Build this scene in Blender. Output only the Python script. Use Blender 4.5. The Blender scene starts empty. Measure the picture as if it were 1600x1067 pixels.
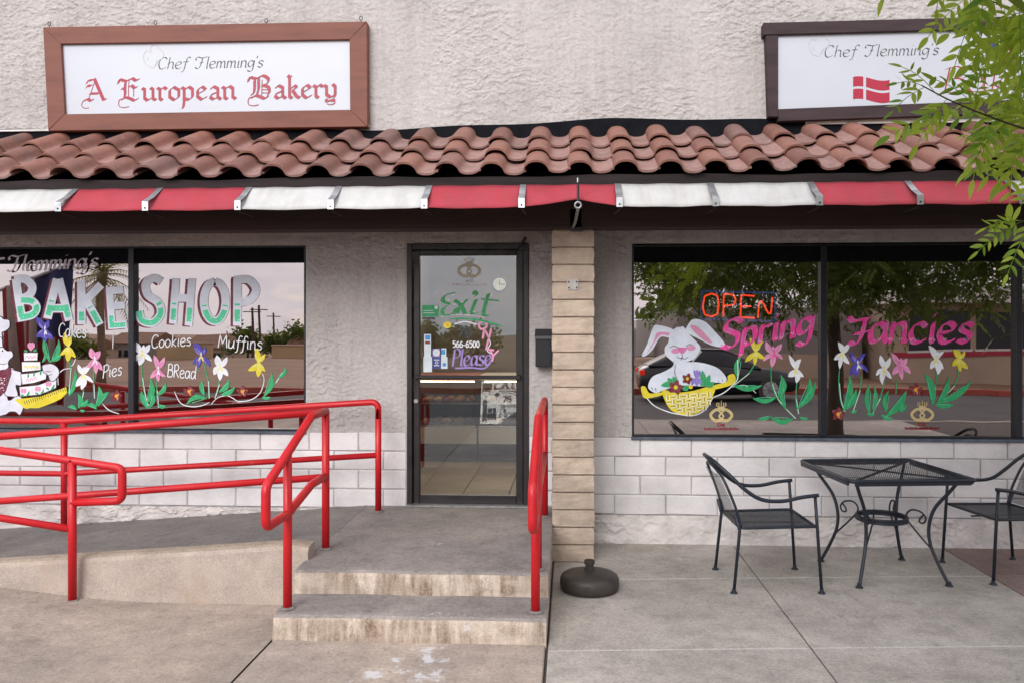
import bpy, bmesh, math, random
import numpy as np
from mathutils import Vector, Matrix

random.seed(7)
R = math.radians
SC = bpy.context.scene
COL = SC.collection

# ------------------------------------------------------------------ camera, sky, sun, exposure
TH, FPX, CX, CY, CAMD, CAMH = R(3.0), 1260.0, 824.0, 515.0, 6.4, 1.685
cam_d = bpy.data.cameras.new('camera')
cam = bpy.data.objects.new('camera', cam_d); COL.objects.link(cam)
cam.location = (0, -CAMD, CAMH)
cam.rotation_euler = (R(90), 0, TH)
cam_d.sensor_width = 36.0
cam_d.lens = FPX / 1600 * 36
cam_d.shift_x = (800 - CX) / 1600
cam_d.shift_y = -(533.5 - CY) / 1600
cam_d.clip_start = 0.05
cam_d.clip_end = 1500
SC.camera = cam

SUN_EL, SUN_AZ = R(31), R(196)      # azimuth measured from +Y clockwise: behind the camera, a little to the left
world = bpy.data.worlds.new('World'); SC.world = world; world.use_nodes = True
wn, wl = world.node_tree.nodes, world.node_tree.links
wn.clear()
w_out = wn.new('ShaderNodeOutputWorld'); w_bg = wn.new('ShaderNodeBackground')
sky = wn.new('ShaderNodeTexSky'); sky.sky_type = 'NISHITA'; sky.sun_disc = False
sky.sun_elevation = SUN_EL; sky.sun_rotation = SUN_AZ
w_tc = wn.new('ShaderNodeTexCoord')
w_map = wn.new('ShaderNodeMapping'); w_map.inputs['Scale'].default_value = (1.0, 1.0, 3.2)
w_no = wn.new('ShaderNodeTexNoise'); w_no.inputs['Scale'].default_value = 2.3; w_no.inputs['Detail'].default_value = 7
w_no.inputs['Roughness'].default_value = 0.55
w_cr = wn.new('ShaderNodeValToRGB'); w_cr.color_ramp.elements[0].position = 0.14; w_cr.color_ramp.elements[1].position = 0.38
w_no2 = wn.new('ShaderNodeTexNoise'); w_no2.inputs['Scale'].default_value = 4.5; w_no2.inputs['Detail'].default_value = 6
w_cc = wn.new('ShaderNodeValToRGB')
w_cc.color_ramp.elements[0].position = 0.3; w_cc.color_ramp.elements[0].color = (6.1, 6.4, 7.2, 1)
w_cc.color_ramp.elements[1].position = 0.7; w_cc.color_ramp.elements[1].color = (10.2, 9.6, 9.7, 1)
w_mix = wn.new('ShaderNodeMixRGB')
wl.new(w_tc.outputs['Generated'], w_map.inputs['Vector'])
wl.new(w_map.outputs[0], w_no.inputs['Vector']); wl.new(w_map.outputs[0], w_no2.inputs['Vector'])
wl.new(w_no.outputs['Fac'], w_cr.inputs[0]); wl.new(w_no2.outputs['Fac'], w_cc.inputs[0])
wl.new(w_cr.outputs[0], w_mix.inputs[0]); wl.new(sky.outputs[0], w_mix.inputs[1]); wl.new(w_cc.outputs[0], w_mix.inputs[2])
wl.new(w_mix.outputs[0], w_bg.inputs['Color']); w_bg.inputs['Strength'].default_value = 0.105
wl.new(w_bg.outputs[0], w_out.inputs[0])

sun_d = bpy.data.lights.new('sun', 'SUN'); sun_d.energy = 1.5; sun_d.angle = R(35); sun_d.color = (1.0, 0.97, 0.93)
sun = bpy.data.objects.new('sun', sun_d); COL.objects.link(sun)
sdir = Vector((math.sin(SUN_AZ) * math.cos(SUN_EL), math.cos(SUN_AZ) * math.cos(SUN_EL), math.sin(SUN_EL)))
sun.rotation_euler = (-sdir).to_track_quat('-Z', 'Y').to_euler()
sun.location = (0, -10, 20)

vs = SC.view_settings
vs.view_transform = 'Standard'; vs.look = 'None'; vs.gamma = 1.0; vs.use_curve_mapping = False
vs.exposure = 0.74
SC.cycles.use_denoising = True
SC.cycles.max_bounces = 8; SC.cycles.transparent_max_bounces = 16
SC.cycles.caustics_reflective = False; SC.cycles.caustics_refractive = False
SC.cycles.sample_clamp_indirect = 6

# ------------------------------------------------------------------ measuring helpers (photo pixel -> point on a real plane)
FW = (-math.sin(TH), math.cos(TH)); RT = (math.cos(TH), math.sin(TH))
def ray(px, py):
    u = (px - CX) / FPX; v = (CY - py) / FPX
    return (FW[0] + RT[0] * u, FW[1] + RT[1] * u, v)
def onY(px, py, Y):
    r = ray(px, py); t = (Y + CAMD) / r[1]
    return Vector((r[0] * t, Y, CAMH + r[2] * t))
def mirror(px, py, L):
    """a point L metres in front of the facade that the window glass shows at this pixel"""
    p = onY(px, py, L); p.y = -L
    return p
def project(p):
    dx, dy = p[0], p[1] + CAMD
    a = dx * RT[0] + dy * RT[1]; b = dx * FW[0] + dy * FW[1]
    if b < 0.05: return (1e6, 1e6)
    return (CX + FPX * a / b, CY - FPX * (p[2] - CAMH) / b)

# ------------------------------------------------------------------ object helpers
def tag(o, label=None, cat=None, group=None, kind=None):
    if label: o['label'] = label
    if cat: o['category'] = cat
    if group: o['group'] = group
    if kind: o['kind'] = kind
    return o
def empty(name, loc=(0, 0, 0), parent=None, rz=0.0):
    o = bpy.data.objects.new(name, None); COL.objects.link(o)
    o.location = loc; o.rotation_euler = (0, 0, rz); o.empty_display_size = 0.1
    if parent: o.parent = parent
    return o
def link(name, me, parent=None, loc=(0, 0, 0), rot=(0, 0, 0)):
    o = bpy.data.objects.new(name, me); COL.objects.link(o)
    o.location = loc; o.rotation_euler = rot
    if parent: o.parent = parent
    return o
def copy_tree(o, parent=None):
    c = o.copy(); COL.objects.link(c); c.parent = parent
    for ch in list(o.children): copy_tree(ch, c)
    return c

def smooth_path(pts, per=6, closed=False):
    P = [Vector(p) for p in pts]
    n = len(P)
    if n < 3: return P
    out = []
    rng = range(n) if closed else range(n - 1)
    for i in rng:
        if closed: a, b, c, d = P[(i - 1) % n], P[i], P[(i + 1) % n], P[(i + 2) % n]
        else: a, b, c, d = P[max(i - 1, 0)], P[i], P[i + 1], P[min(i + 2, n - 1)]
        for k in range(per):
            t = k / per
            out.append(0.5 * ((2 * b) + (c - a) * t + (2 * a - 5 * b + 4 * c - d) * t * t + (3 * b - a - 3 * c + d) * t ** 3))
    if not closed: out.append(P[-1])
    return out
def fillet(pts, r, n=6):
    P = [Vector(p) for p in pts]; out = [P[0]]
    for i in range(1, len(P) - 1):
        a, b, c = P[i - 1], P[i], P[i + 1]
        u = (a - b); v = (c - b); lu, lv = u.length, v.length
        u.normalize(); v.normalize()
        ang = u.angle(v, math.pi)
        if abs(math.pi - ang) < 0.03: out.append(b); continue
        t = min(r / math.tan(ang / 2), lu * 0.48, lv * 0.48)
        p0, p1 = b + u * t, b + v * t
        for k in range(n + 1):
            s = k / n
            out.append((1 - s) ** 2 * p0 + 2 * s * (1 - s) * b + s * s * p1)
    out.append(P[-1])
    return out

class G:
    """collects shapes; build() links them as ONE mesh object"""
    def __init__(self): self.v = []; self.f = []; self.m = []
    def add(self, vs_, fs_, mi=0):
        b = len(self.v); self.v += [tuple(p) for p in vs_]
        self.f += [tuple(i + b for i in f) for f in fs_]; self.m += [mi] * len(fs_)
        return self
    def box(self, x0, y0, z0, x1, y1, z1, mi=0):
        if x0 > x1: x0, x1 = x1, x0
        if y0 > y1: y0, y1 = y1, y0
        if z0 > z1: z0, z1 = z1, z0
        return self.add([(x0, y0, z0), (x1, y0, z0), (x1, y1, z0), (x0, y1, z0), (x0, y0, z1), (x1, y0, z1), (x1, y1, z1), (x0, y1, z1)],
                        [(0, 3, 2, 1), (4, 5, 6, 7), (0, 1, 5, 4), (1, 2, 6, 5), (2, 3, 7, 6), (3, 0, 4, 7)], mi)
    def tube(self, path, r, n=10, closed=False, mi=0):
        P = [Vector(p) for p in path]; k = len(P)
        rad = r if isinstance(r, (list, tuple)) else [r] * k
        T = []
        for i in range(k):
            if closed: t = P[(i + 1) % k] - P[i - 1]
            else: t = P[min(i + 1, k - 1)] - P[max(i - 1, 0)]
            T.append(t.normalized() if t.length > 1e-9 else Vector((0, 0, 1)))
        up = Vector((0, 0, 1)) if abs(T[0].z) < 0.9 else Vector((1, 0, 0))
        N = (up - T[0] * up.dot(T[0])).normalized()
        vs_, fs_ = [], []
        for i in range(k):
            N = N - T[i] * N.dot(T[i])
            if N.length < 1e-6: N = T[i].orthogonal()
            N.normalize(); B = T[i].cross(N)
            for j in range(n):
                a = 2 * math.pi * j / n
                vs_.append(P[i] + (N * math.cos(a) + B * math.sin(a)) * rad[i])
        for i in range(k if closed else k - 1):
            i2 = (i + 1) % k
            for j in range(n):
                j2 = (j + 1) % n
                fs_.append((i * n + j, i * n + j2, i2 * n + j2, i2 * n + j))
        if not closed:
            fs_.append(tuple(range(n - 1, -1, -1))); fs_.append(tuple(range((k - 1) * n, k * n)))
        return self.add(vs_, fs_, mi)
    def lathe(self, prof, c=(0, 0, 0), n=28, mi=0):
        vs_, fs_ = [], []
        for (r, z) in prof:
            for j in range(n):
                a = 2 * math.pi * j / n
                vs_.append((c[0] + r * math.cos(a), c[1] + r * math.sin(a), c[2] + z))
        for i in range(len(prof) - 1):
            for j in range(n):
                j2 = (j + 1) % n
                fs_.append((i * n + j, i * n + j2, (i + 1) * n + j2, (i + 1) * n + j))
        fs_.append(tuple(range(n - 1, -1, -1))); fs_.append(tuple(range((len(prof) - 1) * n, len(prof) * n)))
        return self.add(vs_, fs_, mi)
    def extrude_y(self, poly, y0, y1, mi=0):
        """poly = [(x, z)] counter-clockwise seen from -Y"""
        n = len(poly)
        vs_ = [(x, y0, z) for x, z in poly] + [(x, y1, z) for x, z in poly]
        fs_ = [tuple(range(n)), tuple(range(2 * n - 1, n - 1, -1))] + [(i, i + n, (i + 1) % n + n, (i + 1) % n) for i in range(n)]
        return self.add(vs_, fs_, mi)
    def extrude_x(self, poly, x0, x1, mi=0):
        """poly = [(y, z)]"""
        n = len(poly)
        vs_ = [(x0, y, z) for y, z in poly] + [(x1, y, z) for y, z in poly]
        fs_ = [tuple(range(n)), tuple(range(2 * n - 1, n - 1, -1))] + [(i, i + n, (i + 1) % n + n, (i + 1) % n) for i in range(n)]
        return self.add(vs_, fs_, mi)
    def mesh(self, name, mats, smooth=False, bevel=0.0, seg=1, fix=True):
        me = bpy.data.meshes.new(name)
        me.from_pydata(self.v, [], self.f)
        for m in (mats if isinstance(mats, (list, tuple)) else [mats]): me.materials.append(m)
        me.polygons.foreach_set('material_index', self.m)
        if fix or bevel:
            bm = bmesh.new(); bm.from_mesh(me)
            if fix: bmesh.ops.recalc_face_normals(bm, faces=bm.faces[:])
            if bevel:
                es = [e for e in bm.edges if len(e.link_faces) == 2 and e.calc_face_angle(0) > 0.6]
                bmesh.ops.bevel(bm, geom=es, offset=bevel, segments=seg, profile=0.5, affect='EDGES', clamp_overlap=True)
            bm.to_mesh(me); bm.free()
        if smooth:
            me.polygons.foreach_set('use_smooth', [True] * len(me.polygons))
        me.update()
        return me
    def build(self, name, mats, parent=None, smooth=False, bevel=0.0, seg=1, loc=(0, 0, 0), rot=(0, 0, 0), fix=True):
        return link(name, self.mesh(name, mats, smooth, bevel, seg, fix), parent, loc, rot)

# ------------------------------------------------------------------ materials
def principled(name):
    m = bpy.data.materials.new(name); m.use_nodes = True
    nt = m.node_tree; return m, nt, nt.nodes['Principled BSDF']
def tex_vec(nt, coord='pos', scale=(1, 1, 1)):
    if coord == 'pos':
        g = nt.nodes.new('ShaderNodeNewGeometry'); out = g.outputs['Position']
    else:
        g = nt.nodes.new('ShaderNodeTexCoord'); out = g.outputs['Object']
    mp = nt.nodes.new('ShaderNodeMapping'); mp.inputs['Scale'].default_value = scale
    nt.links.new(out, mp.inputs['Vector'])
    return mp.outputs[0]
def noise(nt, vec, scale, detail=5, rough=0.55, dist=0.0):
    n = nt.nodes.new('ShaderNodeTexNoise'); n.inputs['Scale'].default_value = scale; n.inputs['Detail'].default_value = detail
    n.inputs['Roughness'].default_value = rough; n.inputs['Distortion'].default_value = dist
    nt.links.new(vec, n.inputs['Vector']); return n.outputs['Fac']
def ramp(nt, fac, stops):
    r = nt.nodes.new('ShaderNodeValToRGB'); e = r.color_ramp.elements
    while len(e) < len(stops): e.new(0.5)
    for i, (p, c) in enumerate(stops):
        e[i].position = p; e[i].color = (c, c, c, 1) if isinstance(c, (int, float)) else (*c, 1)
    nt.links.new(fac, r.inputs[0]); return r.outputs[0]
def mixc(nt, fac, a, b, mode='MIX'):
    m = nt.nodes.new('ShaderNodeMixRGB'); m.blend_type = mode
    for sock, val in ((m.inputs[0], fac), (m.inputs[1], a), (m.inputs[2], b)):
        if hasattr(val, 'node'): nt.links.new(val, sock)
        elif isinstance(val, (int, float)): sock.default_value = val if sock == m.inputs[0] else (val, val, val, 1)
        else: sock.default_value = (*val, 1)
    return m.outputs[0]
def bump(nt, b, height, strength=0.4, dist=0.01):
    n = nt.nodes.new('ShaderNodeBump'); n.inputs['Strength'].default_value = strength; n.inputs['Distance'].default_value = dist
    nt.links.new(height, n.inputs['Height']); nt.links.new(n.outputs[0], b.inputs['Normal'])
    return n
def scl(c, k): return tuple(min(1, x * k) for x in c)
def M(name, col, rough=0.6, var=0.25, vscale=6.0, bs=60.0, bstr=0.0, bdist=0.004, metal=0.0, rand=0.0, coord='pos', scale=(1, 1, 1), detail=6, spec=0.5, emit=None, estr=0.0, rvar=0.0):
    m, nt, b = principled(name)
    b.inputs['Roughness'].default_value = rough; b.inputs['Metallic'].default_value = metal
    b.inputs['Specular IOR Level'].default_value = spec
    vec = tex_vec(nt, coord, scale)
    c = None
    if var > 0:
        f = noise(nt, vec, vscale, detail)
        c = ramp(nt, f, [(0.3, scl(col, 1 - var)), (0.5, col), (0.72, scl(col, 1 + var * 0.7))])
    if rand > 0:
        oi = nt.nodes.new('ShaderNodeObjectInfo')
        rr = ramp(nt, oi.outputs['Random'], [(0.0, 1 - rand), (1.0, 1 + rand * 0.5)])
        c = mixc(nt, 1.0, c if c else col, rr, 'MULTIPLY')
    if c is not None: nt.links.new(c, b.inputs['Base Color'])
    else: b.inputs['Base Color'].default_value = (*col, 1)
    if rvar > 0:
        rf = ramp(nt, noise(nt, vec, vscale * 2.3, 4), [(0.3, max(0, rough - rvar)), (0.7, min(1, rough + rvar))])
        nt.links.new(rf, b.inputs['Roughness'])
    if bstr > 0: bump(nt, b, noise(nt, vec, bs, 6), bstr, bdist)
    if emit: b.inputs['Emission Color'].default_value = (*emit, 1); b.inputs['Emission Strength'].default_value = estr
    return m
def srgb(r, g, b):
    f = lambda c: (c / 255 / 12.92) if c / 255 <= 0.04045 else ((c / 255 + 0.055) / 1.055) ** 2.4
    return (f(r), f(g), f(b))

def concrete(name, base, tint, side=None, streak=False, splash=None, rough=0.85, lip=()):
    """worn poured concrete; risers of another tone with rusty stains running down from the nosings; white paint spills"""
    m, nt, b = principled(name); b.inputs['Roughness'].default_value = rough
    vec = tex_vec(nt)
    big = noise(nt, vec, 1.3, 7, 0.62, 0.5); mid = noise(nt, vec, 6, 9, 0.7); fine = noise(nt, vec, 130, 4, 0.6)
    c = ramp(nt, big, [(0.30, base), (0.5, mixt(base, tint)), (0.66, tint)])
    c = mixc(nt, 0.75, c, ramp(nt, mid, [(0.28, 0.62), (0.5, 0.97), (0.72, 1.2)]), 'MULTIPLY')
    c = mixc(nt, 0.55, c, ramp(nt, fine, [(0.3, 0.62), (0.5, 1.0), (0.7, 1.3)]), 'MULTIPLY')
    c = mixc(nt, 0.8, c, ramp(nt, noise(nt, vec, 17, 6, 0.72), [(0.28, 0.55), (0.42, 0.95), (0.62, 1.02), (0.74, 1.25)]), 'MULTIPLY')
    c = mixc(nt, 0.7, c, ramp(nt, noise(nt, vec, 52, 5, 0.72), [(0.28, 0.55), (0.5, 1.0), (0.72, 1.35)]), 'MULTIPLY')
    c = mixc(nt, ramp(nt, noise(nt, vec, 9.5, 3, 0.5), [(0.735, 0.0), (0.75, 0.5)]), c, scl(base, 0.45))
    c = mixc(nt, ramp(nt, noise(nt, vec, 3.1, 8, 0.7, 1.2), [(0.60, 0.0), (0.72, 0.45)]), c, scl(tint, 1.25))
    crk = noise(nt, vec, 1.7, 9, 0.62, 0.9)
    line = ramp(nt, crk, [(0.494, 0.0), (0.499, 1.0), (0.501, 1.0), (0.506, 0.0)])
    line = mixc(nt, 1.0, line, ramp(nt, noise(nt, vec, 0.8, 2), [(0.54, 0.0), (0.60, 0.55)]), 'MULTIPLY')
    c = mixc(nt, line, c, scl(base, 0.35))
    grit = ramp(nt, noise(nt, vec, 320, 2), [(0.62, 0.0), (0.72, 0.5)]); c = mixc(nt, grit, c, scl(base, 0.5))
    geo = nt.nodes.new('ShaderNodeNewGeometry')
    if side:
        sp = nt.nodes.new('ShaderNodeSeparateXYZ'); nt.links.new(geo.outputs['Normal'], sp.inputs[0])
        isup = ramp(nt, sp.outputs['Z'], [(0.45, 0.0), (0.8, 1.0)])
        sc_ = mixc(nt, 0.7, ramp(nt, mid, [(0.3, scl(side, 0.78)), (0.7, scl(side, 1.12))]), ramp(nt, fine, [(0.3, 0.65), (0.7, 1.25)]), 'MULTIPLY')
        sc_ = mixc(nt, ramp(nt, noise(nt, vec, 2.2, 6, 0.6, 0.6), [(0.50, 0.0), (0.70, 0.55)]), sc_, srgb(158, 138, 116))
        if streak:
            sv = tex_vec(nt, 'pos', (5.0, 1.0, 1.4)); sv2 = tex_vec(nt, 'pos', (26.0, 1.0, 3.0))
            zone = ramp(nt, noise(nt, tex_vec(nt, 'pos', (1.6, 1, 5.0)), 1.0, 5, 0.6), [(0.30, 0.0), (0.50, 1.0)])
            st = ramp(nt, noise(nt, sv, 1.5, 9, 0.72, 0.6), [(0.36, 0.0), (0.50, 0.8), (0.72, 1.0)])
            st2 = ramp(nt, noise(nt, sv2, 1.0, 6, 0.6), [(0.35, 0.35), (0.6, 1.0)])
            k = mixc(nt, 1.0, mixc(nt, 1.0, st, st2, 'MULTIPLY'), zone, 'MULTIPLY')
            sc_ = mixc(nt, k, sc_, srgb(98, 74, 52))
            pe = ramp(nt, noise(nt, vec, 75, 3, 0.6), [(0.5, 0.0), (0.62, 0.5)])
            sc_ = mixc(nt, mixc(nt, 1.0, pe, k, 'MULTIPLY'), sc_, srgb(196, 180, 160))
        c = mixc(nt, isup, sc_, c)
    if splash:
        pn = noise(nt, vec, 7.5, 10, 0.7, 0.35)
        acc = None
        for (sx_, sy_, kx, ky, am) in splash:
            vm = nt.nodes.new('ShaderNodeVectorMath'); vm.operation = 'SUBTRACT'; vm.inputs[1].default_value = (sx_, sy_, 0.0)
            nt.links.new(geo.outputs['Position'], vm.inputs[0])
            v2 = nt.nodes.new('ShaderNodeVectorMath'); v2.operation = 'MULTIPLY'; v2.inputs[1].default_value = (kx, ky, 0.0)
            nt.links.new(vm.outputs[0], v2.inputs[0])
            vl = nt.nodes.new('ShaderNodeVectorMath'); vl.operation = 'LENGTH'; nt.links.new(v2.outputs[0], vl.inputs[0])
            f = ramp(nt, vl.outputs['Value'], [(0.0, am), (1.0, 0.0)])
            acc = f if acc is None else mixc(nt, 1.0, acc, f, 'ADD')
        ad = nt.nodes.new('ShaderNodeMath'); ad.operation = 'ADD'; nt.links.new(pn, ad.inputs[0]); nt.links.new(acc, ad.inputs[1])
        c = mixc(nt, ramp(nt, ad.outputs[0], [(0.69, 0.0), (0.76, 0.7)]), c, srgb(206, 208, 214))
    nt.links.new(c, b.inputs['Base Color'])
    bump(nt, b, mixc(nt, 0.5, mid, fine), 0.5, 0.006)
    return m
def mixt(a, b): return tuple((x + y) / 2 for x, y in zip(a, b))

def glass(name, refl, tint, gloss):
    m = bpy.data.materials.new(name); m.use_nodes = True
    nt = m.node_tree; nt.nodes.remove(nt.nodes['Principled BSDF'])
    out = nt.nodes['Material Output']
    t = nt.nodes.new('ShaderNodeBsdfTransparent'); t.inputs[0].default_value = (*tint, 1)
    g = nt.nodes.new('ShaderNodeBsdfGlossy'); g.inputs['Color'].default_value = (*gloss, 1); g.inputs['Roughness'].default_value = 0.0
    lw = nt.nodes.new('ShaderNodeFresnel'); lw.inputs['IOR'].default_value = 1.5
    ad = nt.nodes.new('ShaderNodeMath'); ad.operation = 'ADD'; ad.inputs[1].default_value = refl; ad.use_clamp = True
    nt.links.new(lw.outputs[0], ad.inputs[0])
    # old plate glass is never quite flat
    n = nt.nodes.new('ShaderNodeTexNoise'); n.inputs['Scale'].default_value = 1.3; n.inputs['Detail'].default_value = 1
    ge = nt.nodes.new('ShaderNodeNewGeometry'); nt.links.new(ge.outputs['Position'], n.inputs['Vector'])
    bp = nt.nodes.new('ShaderNodeBump'); bp.inputs['Strength'].default_value = 0.12; bp.inputs['Distance'].default_value = 0.012
    nt.links.new(n.outputs[0], bp.inputs['Height']); nt.links.new(bp.outputs[0], g.inputs['Normal'])
    mx = nt.nodes.new('ShaderNodeMixShader')
    nt.links.new(ad.outputs[0], mx.inputs[0]); nt.links.new(t.outputs[0], mx.inputs[1]); nt.links.new(g.outputs[0], mx.inputs[2])
    nt.links.new(mx.outputs[0], out.inputs['Surface'])
    return m

def cloth_mat(name, col, dirt):
    m, nt, b = principled(name); b.inputs['Roughness'].default_value = 0.8
    vec = tex_vec(nt); st = tex_vec(nt, 'pos', (9, 2, 1.2))
    c = mixc(nt, ramp(nt, noise(nt, st, 1.5, 8, 0.65, 0.4), [(0.42, 0.0), (0.72, 0.55)]), col, dirt)
    c = mixc(nt, 0.6, c, ramp(nt, noise(nt, vec, 5, 7, 0.65), [(0.3, 0.78), (0.7, 1.15)]), 'MULTIPLY')
    c = mixc(nt, ramp(nt, noise(nt, vec, 22, 5, 0.7), [(0.64, 0.0), (0.72, 0.4)]), c, dirt)
    w = nt.nodes.new('ShaderNodeTexWave'); w.inputs['Scale'].default_value = 60; w.bands_direction = 'Z'; nt.links.new(vec, w.inputs['Vector'])
    c = mixc(nt, 0.12, c, w.outputs[0], 'MULTIPLY')
    nt.links.new(c, b.inputs['Base Color']); bump(nt, b, noise(nt, tex_vec(nt, 'pos', (1, 4, 7)), 5, 4), 0.35, 0.012)
    return m

def leafmat(name, a, b_, trans=0.45):
    m = bpy.data.materials.new(name); m.use_nodes = True
    nt = m.node_tree; b = nt.nodes['Principled BSDF']; out = nt.nodes['Material Output']
    oi = nt.nodes.new('ShaderNodeObjectInfo')
    vec = tex_vec(nt)
    f = mixc(nt, 0.5, oi.outputs['Random'], noise(nt, vec, 9, 3))
    c = ramp(nt, f, [(0.3, a), (0.7, b_)])
    nt.links.new(c, b.inputs['Base Color']); b.inputs['Roughness'].default_value = 0.42
    tr = nt.nodes.new('ShaderNodeBsdfTranslucent'); nt.links.new(mixc(nt, 0.5, c, (0.55, 0.75, 0.08)), tr.inputs['Color'])
    mx = nt.nodes.new('ShaderNodeMixShader'); mx.inputs[0].default_value = trans
    nt.links.new(b.outputs[0], mx.inputs[1]); nt.links.new(tr.outputs[0], mx.inputs[2]); nt.links.new(mx.outputs[0], out.inputs['Surface'])
    return m

def rail_paint():
    m, nt, b = principled('rail'); vec = tex_vec(nt)
    c = ramp(nt, noise(nt, vec, 2.2, 5, 0.6), [(0.3, (0.44, 0.004, 0.011)), (0.55, (0.55, 0.007, 0.014)), (0.75, (0.58, 0.016, 0.022))])
    c = mixc(nt, ramp(nt, noise(nt, tex_vec(nt, 'pos', (3, 3, 1)), 6, 7, 0.7), [(0.60, 0.0), (0.68, 0.35)]), c, (0.50, 0.10, 0.09))
    c = mixc(nt, ramp(nt, noise(nt, vec, 34, 4, 0.7), [(0.69, 0.0), (0.71, 0.85)]), c, (0.10, 0.03, 0.025))
    nt.links.new(c, b.inputs['Base Color'])
    nt.links.new(ramp(nt, noise(nt, vec, 7, 6, 0.65), [(0.3, 0.30), (0.7, 0.58)]), b.inputs['Roughness'])
    bump(nt, b, noise(nt, vec, 26, 5), 0.16, 0.003)
    return m
def wall_coat(name, col):
    m, nt, b = principled(name); b.inputs['Roughness'].default_value = 0.92; b.inputs['Specular IOR Level'].default_value = 0.2
    vec = tex_vec(nt)
    c = ramp(nt, noise(nt, vec, 1.2, 6, 0.6), [(0.3, scl(col, .88)), (0.5, col), (0.72, scl(col, 1.1))])
    c = mixc(nt, 0.7, c, ramp(nt, noise(nt, vec, 34, 6, 0.7), [(0.3, 0.72), (0.5, 1.0), (0.7, 1.18)]), 'MULTIPLY')
    run = ramp(nt, noise(nt, tex_vec(nt, 'pos', (7, 1, 0.55)), 1.4, 7, 0.65, 0.3), [(0.50, 0.0), (0.74, 0.35)])
    c = mixc(nt, run, c, (0.27, 0.235, 0.215))
    c = mixc(nt, ramp(nt, noise(nt, vec, 21, 4, 0.6), [(0.70, 0.0), (0.75, 0.6)]), c, (0.2, 0.175, 0.16))
    nt.links.new(c, b.inputs['Base Color']); bump(nt, b, noise(nt, vec, 90, 6), 0.7, 0.005)
    return m
MT = {}
MT['stucco'] = wall_coat('stucco', (0.48, 0.452, 0.443))
MT['stucco_base'] = M('stucco_base', (0.64, 0.60, 0.585), 0.9, 0.25, 5, 60, 0.6, 0.006, spec=0.2)
MT['block'] = M('block', (0.70, 0.675, 0.685), 0.72, 0.16, 3.5, 30, 0.9, 0.006, rand=0.10, spec=0.3)
MT['painted_joint'] = M('painted_joint', (0.36, 0.34, 0.34), 0.85, 0.3, 7, 70, 0.6, 0.004)
MT['mortar'] = M('mortar', (0.42, 0.40, 0.39), 0.9, 0.3, 9, 70, 0.6, 0.004)
MT['pillar'] = M('pillar', (0.50, 0.405, 0.325), 0.9, 0.2, 9, 38, 1.0, 0.007, rand=0.12, spec=0.2)
MT['pillar_mortar'] = M('pillar_mortar', (0.24, 0.19, 0.15), 0.95, 0.2, 20, 90, 0.5)
MT['tile'] = None
MT['frame_dark'] = M('frame_dark', (0.011, 0.014, 0.021), 0.4, 0.3, 6, spec=0.5)
MT['door_dark'] = M('door_dark', (0.013, 0.009, 0.0105), 0.42, 0.35, 5, rvar=0.12)
MT['sill_metal'] = M('sill_metal', (0.10, 0.12, 0.16), 0.5, 0.4, 14)
MT['fascia'] = M('fascia', (0.020, 0.013, 0.014), 0.9, 0.5, 3, 40, 0.5, 0.004, scale=(0.6, 6, 9))
MT['beam'] = M('beam', (0.035, 0.018, 0.016), 0.75, 0.4, 3, 40, 0.3, 0.003, scale=(0.6, 6, 9))
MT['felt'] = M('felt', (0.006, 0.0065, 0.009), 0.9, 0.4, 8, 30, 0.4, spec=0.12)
MT['flash_white'] = M('flash_white', (0.62, 0.60, 0.58), 0.5, 0.25, 9)
MT['sign_wood'] = M('sign_wood', (0.185, 0.066, 0.044), 0.65, 0.22, 2.5, 60, 0.4, 0.003, scale=(1, 1, 6))
MT['sign_wood2'] = M('sign_wood2', (0.042, 0.024, 0.028), 0.8, 0.4, 3, 60, 0.5, 0.003, scale=(1, 1, 6))
MT['sign_white'] = M('sign_white', (0.52, 0.55, 0.615), 0.35, 0.05, 1.2)
MT['ink'] = M('ink', (0.055, 0.06, 0.07), 0.5, 0.5, 90)
MT['ink_faint'] = M('ink_faint', (0.46, 0.48, 0.51), 0.5, 0.0)
MT['sign_red'] = M('sign_red', (0.34, 0.022, 0.05), 0.45, 0.12, 20)
MT['flag_red'] = M('flag_red', (0.38, 0.014, 0.045), 0.45, 0.06, 10)
MT['flag_blue'] = M('flag_blue', (0.03, 0.05, 0.20), 0.5, 0.0)
MT['awn_red'] = cloth_mat('awn_red', (0.40, 0.036, 0.058), (0.30, 0.06, 0.07))
MT['awn_white'] = cloth_mat('awn_white', (0.56, 0.56, 0.56), (0.42, 0.40, 0.37))
MT['alu'] = M('alu', (0.55, 0.57, 0.60), 0.42, 0.25, 14, metal=0.85)
MT['galv'] = M('galv', (0.32, 0.32, 0.33), 0.45, 0.3, 18, metal=0.7)
MT['black_metal'] = M('black_metal', (0.014, 0.017, 0.024), 0.42, 0.3, 12, 220, 0.15, 0.001)
MT['rail'] = rail_paint()
MT['umb'] = M('umb', (0.040, 0.032, 0.028), 0.55, 0.3, 10, 250, 0.3, 0.001)
MT['patio'] = M('patio', (0.012, 0.017, 0.029), 0.45, 0.3, 14)
MT['mailbox'] = M('mailbox', (0.012, 0.014, 0.02), 0.4, 0.3, 9)
MT['joint_light'] = M('joint_light', (0.50, 0.49, 0.48), 0.9, 0.3, 20)
MT['joint_dark'] = M('joint_dark', (0.085, 0.075, 0.066), 0.95, 0.3, 20)
MT['walk_right'] = concrete('walk_right', srgb(153, 146, 139), srgb(183, 176, 169))
MT['walk_left'] = concrete('walk_left', srgb(136, 126, 118), srgb(170, 155, 143))
MT['walk_mid'] = concrete('walk_mid', srgb(142, 131, 124), srgb(183, 168, 156), splash=[(-.72, -2.30, 3.2, 3.6, .26), (-.95, -2.52, 4.5, 6.0, .24), (-.62, -2.55, 4.5, 6.0, .22)])
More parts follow.
